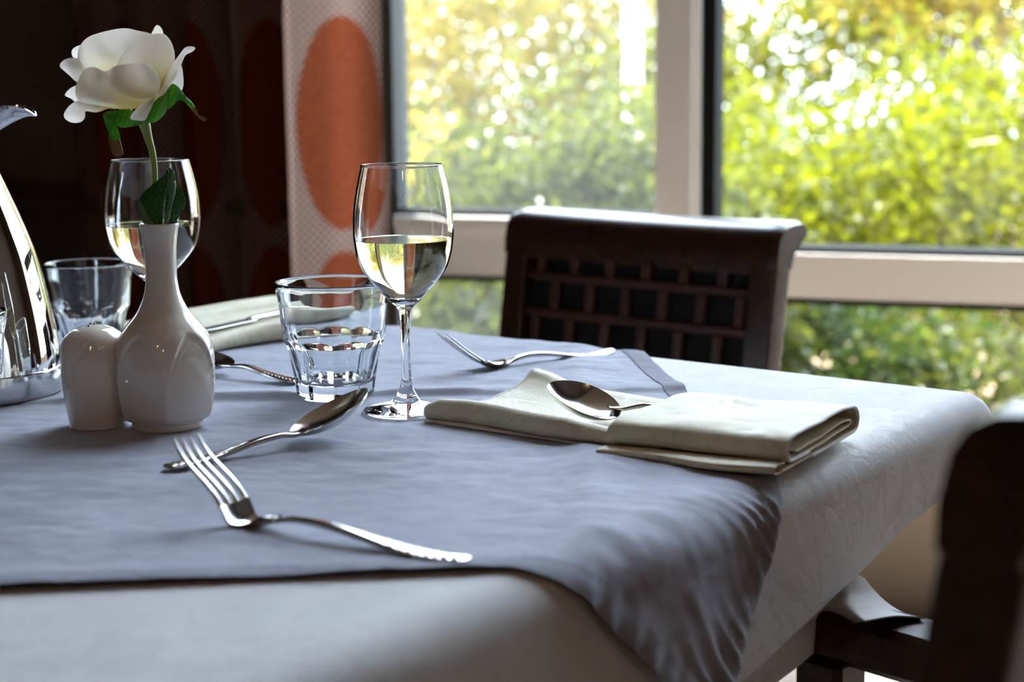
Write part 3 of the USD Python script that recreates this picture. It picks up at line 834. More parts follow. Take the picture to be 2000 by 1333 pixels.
# the spout: a trough that leaves the neck, rises and curls over into a beak
sdir = nrm(rt * A3(1, 1, 0) + A3(0, -0.12, 0))
slat = nrm(np.cross(A3(0, 0, 1), sdir))
sc_ = CubicSpline(np.linspace(0, 1, 6), [(.010, .182), (.0245, .1990), (.0330, .2090), (.0450, .2165), (.0580, .2225), (.0700, .2240)])
k = np.linspace(0, 1, 40)
cl = sc_(k)
tang = np.gradient(cl, axis=0)
tang /= np.linalg.norm(tang, axis=1, keepdims=True)
nor = np.stack([-tang[:, 1], tang[:, 0]], 1)
half = np.interp(k, [0, .3, .6, .85, .95, 1], [.024, .022, .018, .011, .006, .0006])
dep = np.interp(k, [0, .4, .75, .93, 1], [.022, .019, .012, .005, .0004])
vv = np.linspace(-1, 1, 25)
P = jb + (cl[:, 0, None] + nor[:, 0, None] * dep[:, None] * vv[None] ** 2)[..., None] * sdir + (half[:, None] * vv[None])[..., None] * slat + ((cl[:, 1, None] + nor[:, 1, None] * dep[:, None] * vv[None] ** 2))[..., None] * A3(0, 0, 1)
add('spout', solid(P, 0.0014), 'chrome', t, 60)
lid = revolve([(.026, .240), (.0255, .2455), (.020, .250), (.006, .2525), (.005, .258), (.0075, .263), (.004, .267), (0, .2675)], 64, jb)
add('lid', lid, 'chrome', t, 50)
hp = spline([jb + sdir * -.026 + A3(0, 0, .232), jb + sdir * -.060 + A3(0, 0, .238), jb + sdir * -.085 + A3(0, 0, .205), jb + sdir * -.088 + A3(0, 0, .14), jb + sdir * -.074 + A3(0, 0, .075)], 40)
add('handle', sweep(hp, 0.016, 0.008, side=slat), 'chrome', t, 60)


# ------------------------------------------------------------------ rose
RY = vb[1]


def sheet(outline, depth, bulge, thick=0.0006, step=3.2, tintfn=None, fold=None, smooth_n=1):
    """A petal or leaf: its outline (traced at 1 px = K metres around the flower's own depth) gets depth at each
    outline point, a belly between them and real thickness. depth in cm away from the viewer."""
    o = np.array(outline, float)
    if smooth_n:                                         # round the outline through its points
        per = np.r_[0, np.cumsum(np.linalg.norm(np.diff(np.vstack([o, o[:1]]), axis=0), axis=1))]
        d = np.asarray(depth, float) if np.ndim(depth) else np.full(len(o), float(depth))
        cs = CubicSpline(per, np.vstack([np.c_[o, d], np.c_[o, d][:1]]), bc_type='periodic')
        m = max(24, int(per[-1] / step))
        od = cs(np.linspace(0, per[-1], m, endpoint=False))
        o, d = od[:, :2], od[:, 2]
    else:
        d = np.asarray(depth, float) if np.ndim(depth) else np.full(len(o), float(depth))
    poly = Polygon(o).buffer(0)
    if poly.geom_type != 'Polygon':
        poly = max(poly.geoms, key=lambda g: g.area)
    x0, y0, x1, y1 = poly.bounds
    gx, gy = np.meshgrid(np.arange(x0, x1, step), np.arange(y0, y1, step))
    inn = np.array([q for q in np.c_[gx.ravel(), gy.ravel()] if poly.buffer(-step * 0.45).contains(Point(q))])
    pts = np.vstack([o, inn]) if len(inn) else o
    tri = Delaunay(pts).simplices
    cen = pts[tri].mean(1)
    pb = poly.buffer(0.3)
    tri = tri[[pb.contains(Point(q)) for q in cen]]
    w = 1 / (np.linalg.norm(pts[:, None] - o[None], axis=-1) + 1.0) ** 2.6
    dd = (w * d[None]).sum(1) / w.sum(1)
    bd = np.array([poly.exterior.distance(Point(q)) for q in pts])
    R = max(bd.max(), 1)
    dd = dd - bulge * 1.05 * (1 - (1 - np.clip(bd / R, 0, 1)) ** 1.7)
    dd = dd + 0.05 * (fbm(np.c_[pts * 0.06, 0 * bd + len(o)], 3, 3) - 0.5)
    if fold is not None:
        (ax, ay), (bx, by), amt = fold
        t_ = np.array([bx - ax, by - ay])
        t_ = t_ / np.linalg.norm(t_)
        dist = (pts - [ax, ay]) @ np.array([-t_[1], t_[0]])
        dd = dd + amt * np.abs(dist)
    V = np.array([atd(px, py, RY + dz * 0.01) for (px, py), dz in zip(pts, dd)])
    m = trimesh.Trimesh(V, tri, process=False)
    fn = np.cross(V[tri][:, 1] - V[tri][:, 0], V[tri][:, 2] - V[tri][:, 0])
    if fn[:, 1].sum() > 0:
        tri = tri[:, ::-1]
    m = trimesh.Trimesh(V, tri, process=False)
    vn = m.vertex_normals
    ed = np.sort(tri[:, [0, 1, 1, 2, 2, 0]].reshape(-1, 2), axis=1)
    directed = tri[:, [0, 1, 1, 2, 2, 0]].reshape(-1, 2)
    _, inv, cnt = np.unique(ed, axis=0, return_inverse=True, return_counts=True)
    be = directed[cnt[inv.ravel()] == 1]
    n = len(V)
    f = np.vstack([tri, tri[:, ::-1] + n, np.stack([be[:, 1], be[:, 0], be[:, 0] + n], 1), np.stack([be[:, 1], be[:, 0] + n, be[:, 1] + n], 1)])
    VV = np.vstack([V + vn * thick / 2, V - vn * thick / 2])
    tint = None
    if tintfn is not None:
        tint = np.clip([tintfn(*q) for q in pts], 0, 1)
        tint = np.r_[tint, tint]
    return (VV, f), tint


rose = thing('white_rose', 'artificial cream-white rose on a green stem standing in the bud vase', 'rose', (vb[0], vb[1], CL + 0.1))
to = lambda cx, cy, r0, r1: (lambda x, y: (math.hypot(x - cx, y - cy) - r0) / (r1 - r0))
PETALS = [
    # outline, depth, bulge, tint
    ([(165, 185), (140, 128), (150, 92), (200, 62), (255, 55), (300, 66), (335, 92), (345, 130), (325, 190), (240, 215)], [1.6] * 10, -0.6, to(245, 215, 20, 130)),            # back wall of the cup
    ([(285, 140), (288, 80), (298, 62), (307, 49), (317, 58), (318, 75), (322, 140)], [1.4, 1.0, .9, .8, .9, 1.0, 1.4], 0.1, to(300, 170, 40, 130)),                             # small tip at the back
    ([(300, 190), (318, 140), (335, 122), (350, 124), (357, 145), (358, 165), (352, 182), (338, 196), (318, 210)], [.6, .4, .3, .5, .7, .8, .8, .7, .6], 0.5, to(290, 200, 10, 70)),   # right, behind
    ([(150, 118), (141, 108), (141, 98), (152, 90), (170, 88), (185, 100), (180, 128)], [.9, .8, .7, .6, .6, .6, .8], 0.3, to(220, 160, 10, 80)),
    ([(190, 165), (155, 130), (152, 106), (168, 76), (190, 66), (222, 58), (250, 56), (276, 62), (296, 68), (300, 90), (280, 130), (262, 170), (230, 178)],
     [-.8, -.6, -.2, .4, .5, .4, .3, .3, .3, -.1, -.5, -.7, -.8], 0.75, to(215, 175, 5, 95)),                                                                               # front left dome of the bud
    ([(228, 134), (236, 112), (252, 92), (270, 78), (296, 67), (318, 66), (330, 76), (339, 96), (341, 112), (336, 132), (322, 160), (308, 182), (270, 190), (240, 172)],
     [-2.3, -2.2, -1.9, -1.5, -.9, -.4, -.2, -.1, -.1, -.4, -.9, -1.3, -1.7, -2.2], 0.7, to(312, 175, 5, 100)),                                                                # front right of the bud
    ([(152, 161), (130, 142), (117, 127), (122, 120), (135, 114), (152, 114), (168, 118), (182, 126), (190, 140), (175, 160)], [-.2, -.1, 0, .1, .1, 0, -.1, -.2, -.5, -.6], 0.25, to(215, 185, 10, 95)),   # left wing
    ([(230, 210), (185, 205), (165, 202), (148, 200), (138, 192), (127, 186), (132, 178), (142, 170), (152, 167), (170, 172), (210, 190)], [-.6, -.5, -.3, -.2, -.1, 0, 0, -.1, -.3, -.5, -.7], 0.2, to(235, 205, 10, 95)),   # left, below
    ([(250, 216), (220, 211), (195, 218), (180, 219), (167, 218), (166, 228), (158, 238), (146, 240), (132, 236), (125, 227), (128, 217), (138, 205), (150, 198), (180, 200), (220, 205)],
     [-.8, -.9, -.8, -.8, -.8, -.9, -1.0, -.9, -.7, -.5, -.3, -.2, -.3, -.5, -.7], 0.25, to(240, 210, 10, 105)),                                                              # lower left curl
    ([(262, 212), (225, 211), (190, 206), (165, 202), (150, 190), (148, 172), (155, 152), (163, 138), (178, 131), (192, 134), (205, 140), (218, 133), (235, 127), (258, 125), (282, 123), (296, 129), (305, 142), (313, 165), (306, 185), (290, 202)],
     [-1.0, -1.4, -1.7, -1.9, -2.0, -2.1, -2.2, -2.4, -2.7, -2.5, -2.3, -2.6, -2.9, -3.0, -2.9, -2.6, -2.2, -1.8, -1.6, -1.2], 0.75, to(262, 222, 15, 95)),                       # broad front petal
    ([(300, 190), (312, 165), (325, 140), (338, 122), (350, 108), (362, 93), (372, 91), (381, 94), (375, 101), (364, 106), (358, 115), (352, 130), (344, 150), (330, 172), (312, 196)],
     [-1.2, -1.1, -.8, -.5, -.2, .1, .3, .4, .3, .2, .1, 0, -.3, -.7, -1.1], 0.15, to(300, 195, 10, 90)),                                                                     # right wing
    ([(255, 232), (262, 218), (272, 208), (290, 198), (308, 184), (325, 165), (340, 145), (346, 136), (345, 146), (334, 165), (318, 182), (304, 192), (298, 205), (290, 222), (282, 235), (268, 235)],
     [-2.0, -2.1, -2.1, -2.0, -1.8, -1.5, -1.1, -.9, -1.0, -1.3, -1.6, -1.9, -2.1, -2.2, -2.2, -2.1], 0.3, to(300, 175, -30, 40)),                                              # lower right curl
]
for outl, dep_, blg, tf in PETALS[1:]:
    (vv_, ff_), ti = sheet(outl, dep_, blg, 0.0004, 3.0, tf)
    add('petal', (vv_, ff_), 'petal', rose, True, tint=ti)
rc = atd(258, 165, RY + 0.004)
for k in range(4):                                       # the petals round the back of the flower
    a = math.radians(32 + k * 39)
    U_, V_ = np.meshgrid(np.linspace(0, 1, 22), np.linspace(-1, 1, 19), indexing='ij')
    rad = 0.010 + 0.020 * np.sin(U_ * 1.5) * (1 - 0.25 * V_ ** 2)
    aa_ = a + V_ * 0.46 * np.sin(np.clip(U_, .05, 1) * math.pi * 0.62)
    P = rc + np.stack([rad * np.cos(aa_), rad * np.sin(aa_), -0.020 + 0.036 * U_ * (1 - 0.18 * V_ ** 2)], -1)
    add('petal', solid(P, 0.0007), 'petal', rose, True, tint=np.tile(np.clip(U_.ravel() * 1.1, 0, 1), 2))
SEPALS = [
    ([(205, 222), (220, 217), (242, 214), (262, 218), (275, 228), (284, 238), (268, 244), (250, 248), (232, 247), (224, 238), (212, 232)], [-.9, -1.0, -1.2, -1.3, -1.2, -.8, -1.1, -1.2, -1.2, -1.1, -1.0], .3),
    ([(286, 238), (292, 222), (300, 202), (312, 190), (326, 178), (330, 170), (334, 176), (330, 196), (326, 212), (314, 230), (302, 238)], [-.7, -1.3, -1.5, -1.5, -1.3, -1.0, -.9, -1.0, -1.0, -1.0, -.9], .4),
    ([(330, 168), (338, 164), (350, 172), (362, 188), (376, 202), (381, 212), (372, 210), (362, 200), (350, 196), (340, 203), (328, 214), (329, 190)], [-1.1, -1.0, -.7, -.5, -.3, -.2, -.3, -.6, -.8, -.9, -1.0, -1.1], .2),
    ([(203, 222), (214, 225), (225, 232), (229, 250), (233, 272), (222, 275), (213, 262), (207, 243)], [-1.0, -1.0, -1.1, -1.1, -1.0, -.9, -.8, -.9], .2)]
for outl, dep_, blg in SEPALS:
    m_, ti = sheet(outl, dep_, blg, 0.0007, 3.0, lambda x, y: 0.45 + 0.3 * math.sin(x * 0.11 + y * 0.05) + 0.2 * math.sin(x * .6 + y * .25))
    add('sepal', m_, 'sepal_green', rose, True, tint=ti)
for outl, dep_ in (([(372, 210), (381, 212), (388, 224), (396, 228), (403, 232), (400, 236), (390, 232), (380, 222)], [-.3, -.2, 0, .1, .2, .2, .1, -.1]),
                   ([(213, 262), (233, 272), (238, 290), (240, 302), (232, 307), (222, 303), (216, 288)], [-.8, -1.0, -.9, -.8, -.7, -.7, -.8])):
    m_, _ = sheet(outl, dep_, .05, 0.0007, 3.0)
    add('sepal_tip', m_, 'sepal_brown', rose, True, label='withered brown sepal tip')
stp = [(277, 232, -.4), (283, 246, -.2), (289, 268, 0), (297, 295, .1), (301, 320, .1), (303, 350, .05), (305, 400, 0), (309, 450, 0), (314, 520, 0)]
path = spline([atd(a, b, RY + d * .01) for a, b, d in stp], 60)
add('stem', sweep(path, np.interp(np.linspace(0, 1, 60), [0, .1, .2, .4, 1], [.0098, .0068, .0050, .0040, .0040]), np.interp(np.linspace(0, 1, 60), [0, .1, .2, .4, 1], [.0098, .0068, .0050, .0040, .0040]), power=2, side=A3(1, 0, 0)), 'stem_green', rose, True)


def serrate(o, amp=1.6, pitch=7.0):
    o = np.array(o, float)
    per = np.r_[0, np.cumsum(np.linalg.norm(np.diff(np.vstack([o, o[:1]]), axis=0), axis=1))]
    cs = PchipInterpolator(per, np.vstack([o, o[:1]]))
    m = int(per[-1] / 2.2)
    s_ = np.linspace(0, per[-1], m, endpoint=False)
    q = cs(s_)
    t_ = np.gradient(q, axis=0)
    t_ /= np.linalg.norm(t_, axis=1, keepdims=True) + 1e-9
    return q + np.stack([t_[:, 1], -t_[:, 0]], 1) * (amp * (np.mod(s_, pitch) / pitch - 0.4))[:, None]


LEAVES = [  # outline, depth, material
    ([(322, 441), (323, 405), (326, 372), (331, 348), (330, 325), (337, 333), (341, 336), (343, 345), (345, 362), (352, 362), (356, 372), (361, 384), (363, 393), (356, 412), (346, 430), (342, 441)], -0.5, 'rose_leaf'),
    ([(318, 441), (319, 405), (325, 372), (330, 340), (326, 330), (322, 342), (311, 350), (300, 360), (289, 368), (280, 377), (273, 388), (277, 405), (284, 420), (288, 441)], -0.75, 'rose_leaf'),
    ([(272, 390), (270, 402), (274, 418), (280, 436), (286, 441), (300, 441), (292, 425), (282, 408)], -0.9, 'leaf_underside'),
    ([(323, 441), (326, 410), (330, 375), (328, 360), (334, 345), (339, 330), (341, 342), (343, 366), (340, 385), (334, 410), (327, 436)], -0.95, 'leaf_underside')]
lf = None
for k, (outl, dz, mt) in enumerate(LEAVES):
    oo = serrate(outl) if mt == 'rose_leaf' else outl
    m_, _ = sheet(oo, dz, 0.15, 0.0006, 3.0, smooth_n=0 if mt == 'rose_leaf' else 1, fold=((322, 441), (330, 340), 0.008))
    lf_ = add('leaf', m_, mt, rose if lf is None else lf, True, label='dark green serrated leaf at the vase mouth' if lf is None else None)
    lf = lf or lf_

# ------------------------------------------------------------------ cutlery


def upright_plane(a, b):
    a, b = np.array(a, float), np.array(b, float)
    t = nrm((b - a) * [1, 1, 0])
    return a, np.cross(t, A3(0, 0, 1)), t


def ornaments(path, widths, side, lo, hi, parent, n=7):
    """raised scrolls along the end of a patterned handle"""
    ms = []
    P = np.asarray(path)
    for k, s in enumerate(np.linspace(lo, hi, n)):
        i = s * (len(P) - 1)
        q = P[int(i)] * (1 - i % 1) + P[min(int(i) + 1, len(P) - 1)] * (i % 1)
        w = float(np.interp(i, np.arange(len(P)), widths))
        for sg in ((-1, 1) if w > 0.006 else (0,)):
            b = trimesh.creation.icosphere(2, 1.0)
            b.apply_scale([0.0042, 0.0009 + w * 0.04, 0.00040])
            ang = math.atan2(side[1], side[0]) - math.pi / 2 + sg * 0.5
            b.apply_transform(trimesh.transformations.rotation_matrix(ang, [0, 0, 1]))
            b.apply_translation(q + side * sg * w * 0.17 + A3(0, 0, 0.0011 + 0.0002 * (k % 2)))
            ms.append(b)
    if ms:
        add('handle_ornament', join(*ms), 'steel', parent, True)


def fork(name, label, pe, mid, neck, head, belly, root, tip, w=0.024, pix=True):
    """pe ... tip: pixels that the middle of the fork runs through, from the handle's end to the tine tips."""
    a = at(*pe, CL + 0.0022)
    b = at(*belly, CL + 0.0010)
    q, n, t_ = upright_plane(a, b)
    rp, tp_ = onplane(*root, q, n), onplane(*tip, q, n)
    pts = [a] + [onplane(*p, q, n) for p in (mid, neck, head)] + [onplane(*belly, q, n), rp, rp * .5 + tp_ * .5 - A3(0, 0, .0012), tp_]
    pts = np.array(pts)
    d = np.r_[0, np.cumsum(np.linalg.norm(np.diff(pts, axis=0), axis=1))]
    cs = CubicSpline(d, pts)
    side = n
    L = thing(name, label, 'fork', (a + b) / 2 * [1, 1, 0] + A3(0, 0, CL))
    hs = np.linspace(0, d[3], 70)
    hw = np.interp(hs / d[3], [0, .015, .05, .12, .22, .40, .60, .80, .92, 1.0], [.005, .0115, .0160, .0175, .0160, .0112, .0080, .0062, .0072, .0118])
    ht = np.interp(hs / d[3], [0, .02, .1, .4, .7, .9, 1], [.0010, .0020, .0026, .0036, .0044, .0034, .0026])
    add('handle', sweep(cs(hs), hw, ht, side=side, power=2.6), 'steel', L, 50)
    ornaments(cs(hs), hw, side, .05, .42, L, 9)
    # palm of the fork
    us = np.linspace(d[3] - .004, d[5] + .001, 26)
    ww = np.interp((us - us[0]) / (us[-1] - us[0]), [0, .2, .45, .75, 1], [.0090, .0152, .0208, .0236, w])
    vv_ = np.linspace(-1, 1, 15)
    c = cs(us)
    T = np.gradient(c, axis=0)
    T /= np.linalg.norm(T, axis=1, keepdims=True)
    N = np.cross(T, np.repeat(side[None], len(us), 0))
    N *= np.sign(N[:, 2:3])
    P = c[:, None] + side * (ww[:, None] / 2 * vv_)[..., None] + N[:, None] * (0.0022 * vv_ ** 2 * np.interp(np.linspace(0, 1, 26), [0, .5, 1], [1, 1.2, .7])[:, None])[..., None]
    add('palm', solid(P, 0.0020), 'steel', L, 50)
    us = np.linspace(d[5] - .001, d[7], 26)
    for k in range(4):
        off = (k - 1.5) * (w - 0.0036) / 3
        x = np.linspace(0, 1, 26)
        c = cs(us) + side[None] * (off * np.interp(x, [0, 1], [1.0, 0.93]))[:, None]
        c = c + A3(0, 0, 1) * (0.0022 * .7 * (abs(off) / (w / 2)) ** 2)
        add('tine', sweep(c, np.interp(x, [0, .1, .8, .95, 1], [.0046, .0038, .0028, .0020, .0008]), np.interp(x, [0, .8, 1], [.0020, .0019, .0008]), side=side, nsec=10), 'steel', L, 50)


fork('table_fork', 'steel fork at the front with its tines resting over a spoon handle', (917, 1093), (760, 1066), (596, 1018), (530, 1020), (472, 1022), (455, 986), (362, 853), w=0.0245)
fork('table_fork', 'steel fork lying on the overlay behind the front wine glass', (1196, 682), (1080, 692), (1010, 700), (985, 711), (957, 716), (935, 707), (860, 652), w=0.0225)


def spoon(name, label, pe, mid, neck, tip, z_end, z_neck, width=0.042, depth=0.0085, lift=None, roll=0.0):
    a = at(*pe, z_end)
    nk = at(*neck, z_neck)
    q, n, t_ = upright_plane(a, nk)
    if isinstance(tip, tuple):
        tp = onplane(*tip, q, n)
    else:
        tp = nk + t_ * tip + A3(0, 0, lift)
    L = thing(name, label, 'spoon', ((a + tp) / 2) * [1, 1, 0] + A3(0, 0, CL))
    m = [onplane(*p, q, n) for p in mid]
    axis = nrm(tp - nk)
    pts = np.array([a] + m + [nk, nk + axis * 0.010 - A3(0, 0, .0012)])
    d = np.r_[0, np.cumsum(np.linalg.norm(np.diff(pts, axis=0), axis=1))]
    hs = np.linspace(0, d[-1], 70)
    path = PchipInterpolator(d, pts)(hs)
    x = hs / d[-1]
    hw = np.interp(x, [0, .015, .05, .12, .22, .40, .62, .85, .95, 1.0], [.005, .0110, .0152, .0165, .0150, .0108, .0078, .0056, .0068, .0085])
    ht = np.interp(x, [0, .02, .1, .4, .7, .92, 1], [.0010, .0020, .0026, .0036, .0042, .0032, .0014])
    add('handle', sweep(path, hw, ht, side=n, power=2.6), 'steel', L, 50)
    ornaments(path, hw, n, .05, .42, L, 9)
    side = n * math.cos(roll) + np.cross(axis, n) * math.sin(roll)
    nn = np.cross(axis, side)
    nn *= np.sign(nn[2])
    ln = np.linalg.norm(tp - nk)
    th = np.linspace(0, 2 * math.pi, 80, endpoint=False)
    rr_ = np.linspace(0, 1, 18)
    ex = 0.5 - 0.5 * np.cos(th)                       # 0 at the neck, 1 at the tip
    hwid = width / 2 * np.sin(th) * (1.0 - 0.16 * (ex - 0.5) * 2) * (1 + 0.05 * np.sin(th) ** 2)
    cx = 0.52
    P = []
    for r_ in rr_:
        lx = cx + (ex - cx) * r_
        dz = -depth * (1 - r_ ** 2.3)
        P.append(nk + axis * (lx * ln)[:, None] + side * (hwid * r_)[:, None] + nn * dz)
    P = np.array(P)
    n_ = np.zeros_like(P)
    tq = []
    v1, f1 = grid(P, close_v=True)
    thick = np.interp(rr_, [0, .9, 1], [.0016, .0013, .0009])
    v2, f2 = grid(P - nn * thick[:, None, None], close_v=True)
    k = len(v1)
    j = np.arange(80)
    o_ = 17 * 80
    rimf = np.vstack([np.stack([o_ + j, o_ + (j + 1) % 80, o_ + j + k], 1), np.stack([o_ + (j + 1) % 80, o_ + (j + 1) % 80 + k, o_ + j + k], 1)])
    mm = trimesh.Trimesh(np.vstack([v1, v2]), np.vstack([f1, f2[:, ::-1], rimf]) if False else np.vstack([f1, f2[:, ::-1] + k, rimf]), process=True)
    mm.fix_normals()
    add('bowl', mm, 'steel', L, 60)
    return pts


spoon('dessert_spoon', 'steel spoon lying beside the bud vase with the fork tines across its handle', (322, 914), [(425, 890), (505, 862), (548, 851)], (575, 850), (713, 758), CL + .0022, CL + 0.0085, width=0.045, roll=-0.15)
NZ = CL + 0.010
spoon('dessert_spoon', 'steel spoon tucked under the folded flap of the near cream napkin', (1420, 800), [(1300, 797), (1255, 792)], (1213, 799), (1069, 757), NZ - 0.001, NZ + 0.003, width=0.045, depth=0.010, roll=-0.34)
spoon('dessert_spoon', 'steel spoon lying half hidden behind the bud vase', (582, 746), [(530, 733), (475, 716)], (447, 715), 0.072, CL + .0022, CL + 0.0085, width=0.043, lift=0.012)

# ------------------------------------------------------------------ napkins


def ribbon(profile, axis, across, origin, length, thick, warp=None, n=60, ns=120, tq=None):
    """A cloth folded to the cross-section profile (across, height), running along the axis, with thickness."""
    pr_ = np.asarray(profile, float)
    d = np.r_[0, np.cumsum(np.linalg.norm(np.diff(pr_, axis=0), axis=1))]
    c = PchipInterpolator(d, pr_)(np.linspace(0, d[-1], ns))
    ts = np.linspace(0, 1, n)
    Tt, Cc = np.meshgrid(ts, c[:, 0], indexing='ij')
    Zz = np.repeat(c[None, :, 1], n, 0)
    if warp is not None:
        Tt, Cc, Zz = warp(Tt, Cc, Zz)
    P = origin + (Tt * length)[..., None] * axis + Cc[..., None] * across + Zz[..., None] * A3(0, 0, 1)
    return P


P1, P2, P3 = at(1182, 884, CL), at(1532, 926, CL), at(1727, 852, CL)
AX = nrm(P2 - P1)
AC = np.cross(A3(0, 0, 1), AX)                      # away from the viewer
nl, nw = np.linalg.norm(P2 - P1), (P3 - P2) @ AC
nap = thing('napkin', 'cream damask napkin folded into a pocket beside the front wine glass', 'napkin', (P1 + P2) / 2)


def packet_warp(T, C, Z):
    soft = np.clip(T / 0.10, 0, 1)
    soft = np.sqrt(1 - (1 - soft) ** 2)
    lowered = 0.30 + 0.70 * soft
    zz = Z * (0.86 + 0.14 * np.sqrt(np.clip(T / .03, 0, 1))) * (1.0 + 0.06 * T)
    sag = 0.0030 * (fbm(np.stack([T * 4, C * 30, 0 * T + 5], -1), 3, 12) - 0.5) * np.clip(Z / 0.018, 0, 1)
    dip = -0.0045 * np.exp(-(((T - .45) / .22) ** 2 + ((C - .085) / .035) ** 2)) * np.clip(Z / 0.018, 0, 1)
    cc = C + 0.002 * (fbm(np.stack([T * 5, Z * 60, 0 * T + 1], -1), 2, 13) - 0.5)
    return T + 0.012 * (fbm(np.stack([C * 30, Z * 200, 0 * T], -1), 2, 4) - 0.5) * T, cc, zz + sag + dip


W_ = nw
spiral = [(.020, .0105), (.050, .0112), (W_ - .030, .0125), (W_ - .016, .0118), (W_ - .012, .0100), (W_ - .018, .0082), (W_ - .050, .0074), (.030, .0062), (.010, .0060), (.0035, .0078), (.0020, .0125), (.0040, .0175), (.0095, .0205),
          (.030, .0222), (.070, .0218), (W_ - .030, .0212), (W_ - .010, .0195), (W_ - .0015, .0150), (W_ + .0002, .0085), (W_ - .003, .0042), (W_ - .015, .0026), (.060, .0022), (.004, .0024), (-.004, .0030)]
P = ribbon(spiral, AX, AC, P1, nl, 0.0012, packet_warp, n=70, ns=220)
add('folded_packet', solid(P, 0.0013), 'cream_damask', nap, 50)
# white overlocked border along the packet's right end: the top layer's edge
kk = np.argmin(np.abs(P[-1, :, 2] - P[-1, :, 2].max()))
edge = P[-1, max(kk - 60, 0):kk + 60]
add('border_stitch', sweep(edge[::2] + AX * 0.0004, 0.0026, 0.0022, side=AX, power=2), 'white_stitch', nap, 60)
lower = [(.028, .0014), (.006, .0012), (-.010, .0014), (-.0165, .0030), (-.0155, .0052), (-.008, .0058), (.004, .0050)]


def lower_warp(T, C, Z):
    return T, C * (0.80 + 0.20 * T) + np.where(C < 0, 0.004 * np.sin(T * 7), 0), Z * (0.75 + 0.45 * T)


Pl = ribbon(lower, AX, AC, P1, nl * 0.99, 0.0012, lower_warp, n=50, ns=60)
add('under_fold', solid(Pl, 0.0012), 'cream_damask', nap, 50)
# the open part to the left, its front edge rolled, its far edge lifted in a wave
F1, F2 = at(838, 822, CL), at(1215, 877, CL)
AX2 = nrm(F2 - F1)
AC2 = np.cross(A3(0, 0, 1), AX2)
fl = np.linalg.norm(F2 - F1) + 0.03
flap = [(.150, .0012), (.080, .0010), (.020, .0010), (.004, .0014), (-.0020, .0052), (-.0010, .0100), (.0045, .0128), (.0120, .0112), (.024, .0062), (.040, .0034), (.070, .0032), (.100, .0060), (.122, .0120), (.132, .0165), (.140, .0155), (.148, .0080)]


def flap_warp(T, C, Z):
    base = np.clip(Z - 0.0014, 0, None)
    front = C < 0.03
    rise = np.where(C > 0.085, np.interp(T, [0, .06, .16, .3, .5, .75, 1], [1.15, 1.05, .60, .40, .35, .30, .25]), 1.0)
    roll = np.where(front, np.interp(T, [0, .04, .3, .62, .8, 1], [.95, 1.3, 1.4, 1.3, .85, .6]), 1.0)
    z = np.minimum(Z, 0.0014) + base * rise * roll
    skew = np.interp(T, [0, 1], [0.0, 0.0])
    c = C * np.interp(T, [0, .3, 1], [1.0, 1.0, 0.98]) + 0.0035 * np.sin(T * 8.0) * (C < .03) - 0.002
    t = T + np.where(C > 0.02, (C - .02) * 0.10, 0) * (1 - T)
    z = z + 0.0014 * (fbm(np.stack([T * 6, C * 40, 0 * T], -1), 2, 14) - .5) * (Z > 0.002)
    return t, c, z


Pf = ribbon(flap, AX2, AC2, F1, fl, 0.0012, flap_warp, n=90, ns=150)
add('open_flap', solid(Pf, 0.0012), 'cream_damask', nap, 50)
add('border_stitch', sweep(Pf[0, 3:-1:2] - AX2 * 0.0003, 0.0030, 0.0022, side=AX2, power=2), 'white_stitch', nap, 60)
hem2 = ribbon([(-.006, .0007), (.004, .0007)], AX2, AC2, F1, fl * .98, .001, n=60, ns=4)
add('border_stitch', solid(hem2, 0.0010), 'white_stitch', nap, 60)

# far napkin, at the left place setting
H1, H2 = at(415, 690, CL), at(705, 642, CL)
BX = nrm(H2 - H1)
BC = np.cross(A3(0, 0, 1), BX)
nap2 = thing('napkin', 'cream damask napkin folded into a pocket behind the near water tumbler', 'napkin', (H1 + H2) / 2)
hl = np.linalg.norm(H2 - H1)
prof_ = [(.16, .0012), (.08, .0010), (.012, .0010), (.002, .0020), (-.002, .0080), (.001, .0150), (.008, .0180), (.020, .0150), (.032, .0105), (.06, .0090), (.16, .0085)]
Pb = ribbon(prof_, BX, BC, H1, hl, .0012, lambda T, C, Z: (T, C + .004 * np.sin(T * 6), np.where(Z > .002, Z * np.interp(T, [0, .1, .5, 1], [.72, .85, 1.1, 1.25]), Z)), n=60, ns=110)
add('open_flap', solid(Pb, 0.0013), 'cream_damask', nap2, 50)
prof2 = [(.060, .0110), (.085, .0120), (.105, .0135), (.112, .0190), (.118, .0215), (.130, .0220), (.150, .0190), (.170, .013), (.178, .005)]
Pb2 = ribbon(prof2, BX, BC, H1 - BX * .012, hl + .012, .0012, lambda T, C, Z: (T, C - .01 * (1 - T), Z * np.interp(T, [0, .12, .35, .7, 1], [.62, .80, 1.0, 1.05, 1.05])), n=60, ns=90)
add('upper_flap', solid(Pb2, 0.0013), 'cream_damask', nap2, 50)

# a knife lies in the far napkin's pocket
k0, k1 = H1 + BX * .016 + BC * .050 + A3(0, 0, .0130), H1 + BX * .17 + BC * .075 + A3(0, 0, .0155)
kn = thing('table_knife', 'steel knife blade showing in the pocket of the far napkin', 'knife', (k0 + k1) / 2)
kp = np.linspace(0, 1, 30)
add('blade', sweep(k0 + (k1 - k0) * kp[:, None] * .55, np.interp(kp, [0, .05, .3, 1], [.004, .010, .017, .018]), 0.0016, side=BC, power=3), 'steel', kn, 50)
add('handle', sweep(k0 + (k1 - k0) * (.54 + .46 * kp[:, None]), np.interp(kp, [0, .1, 1], [.012, .010, .015]), .006, side=BC), 'steel', kn, 50)

# ------------------------------------------------------------------ chairs


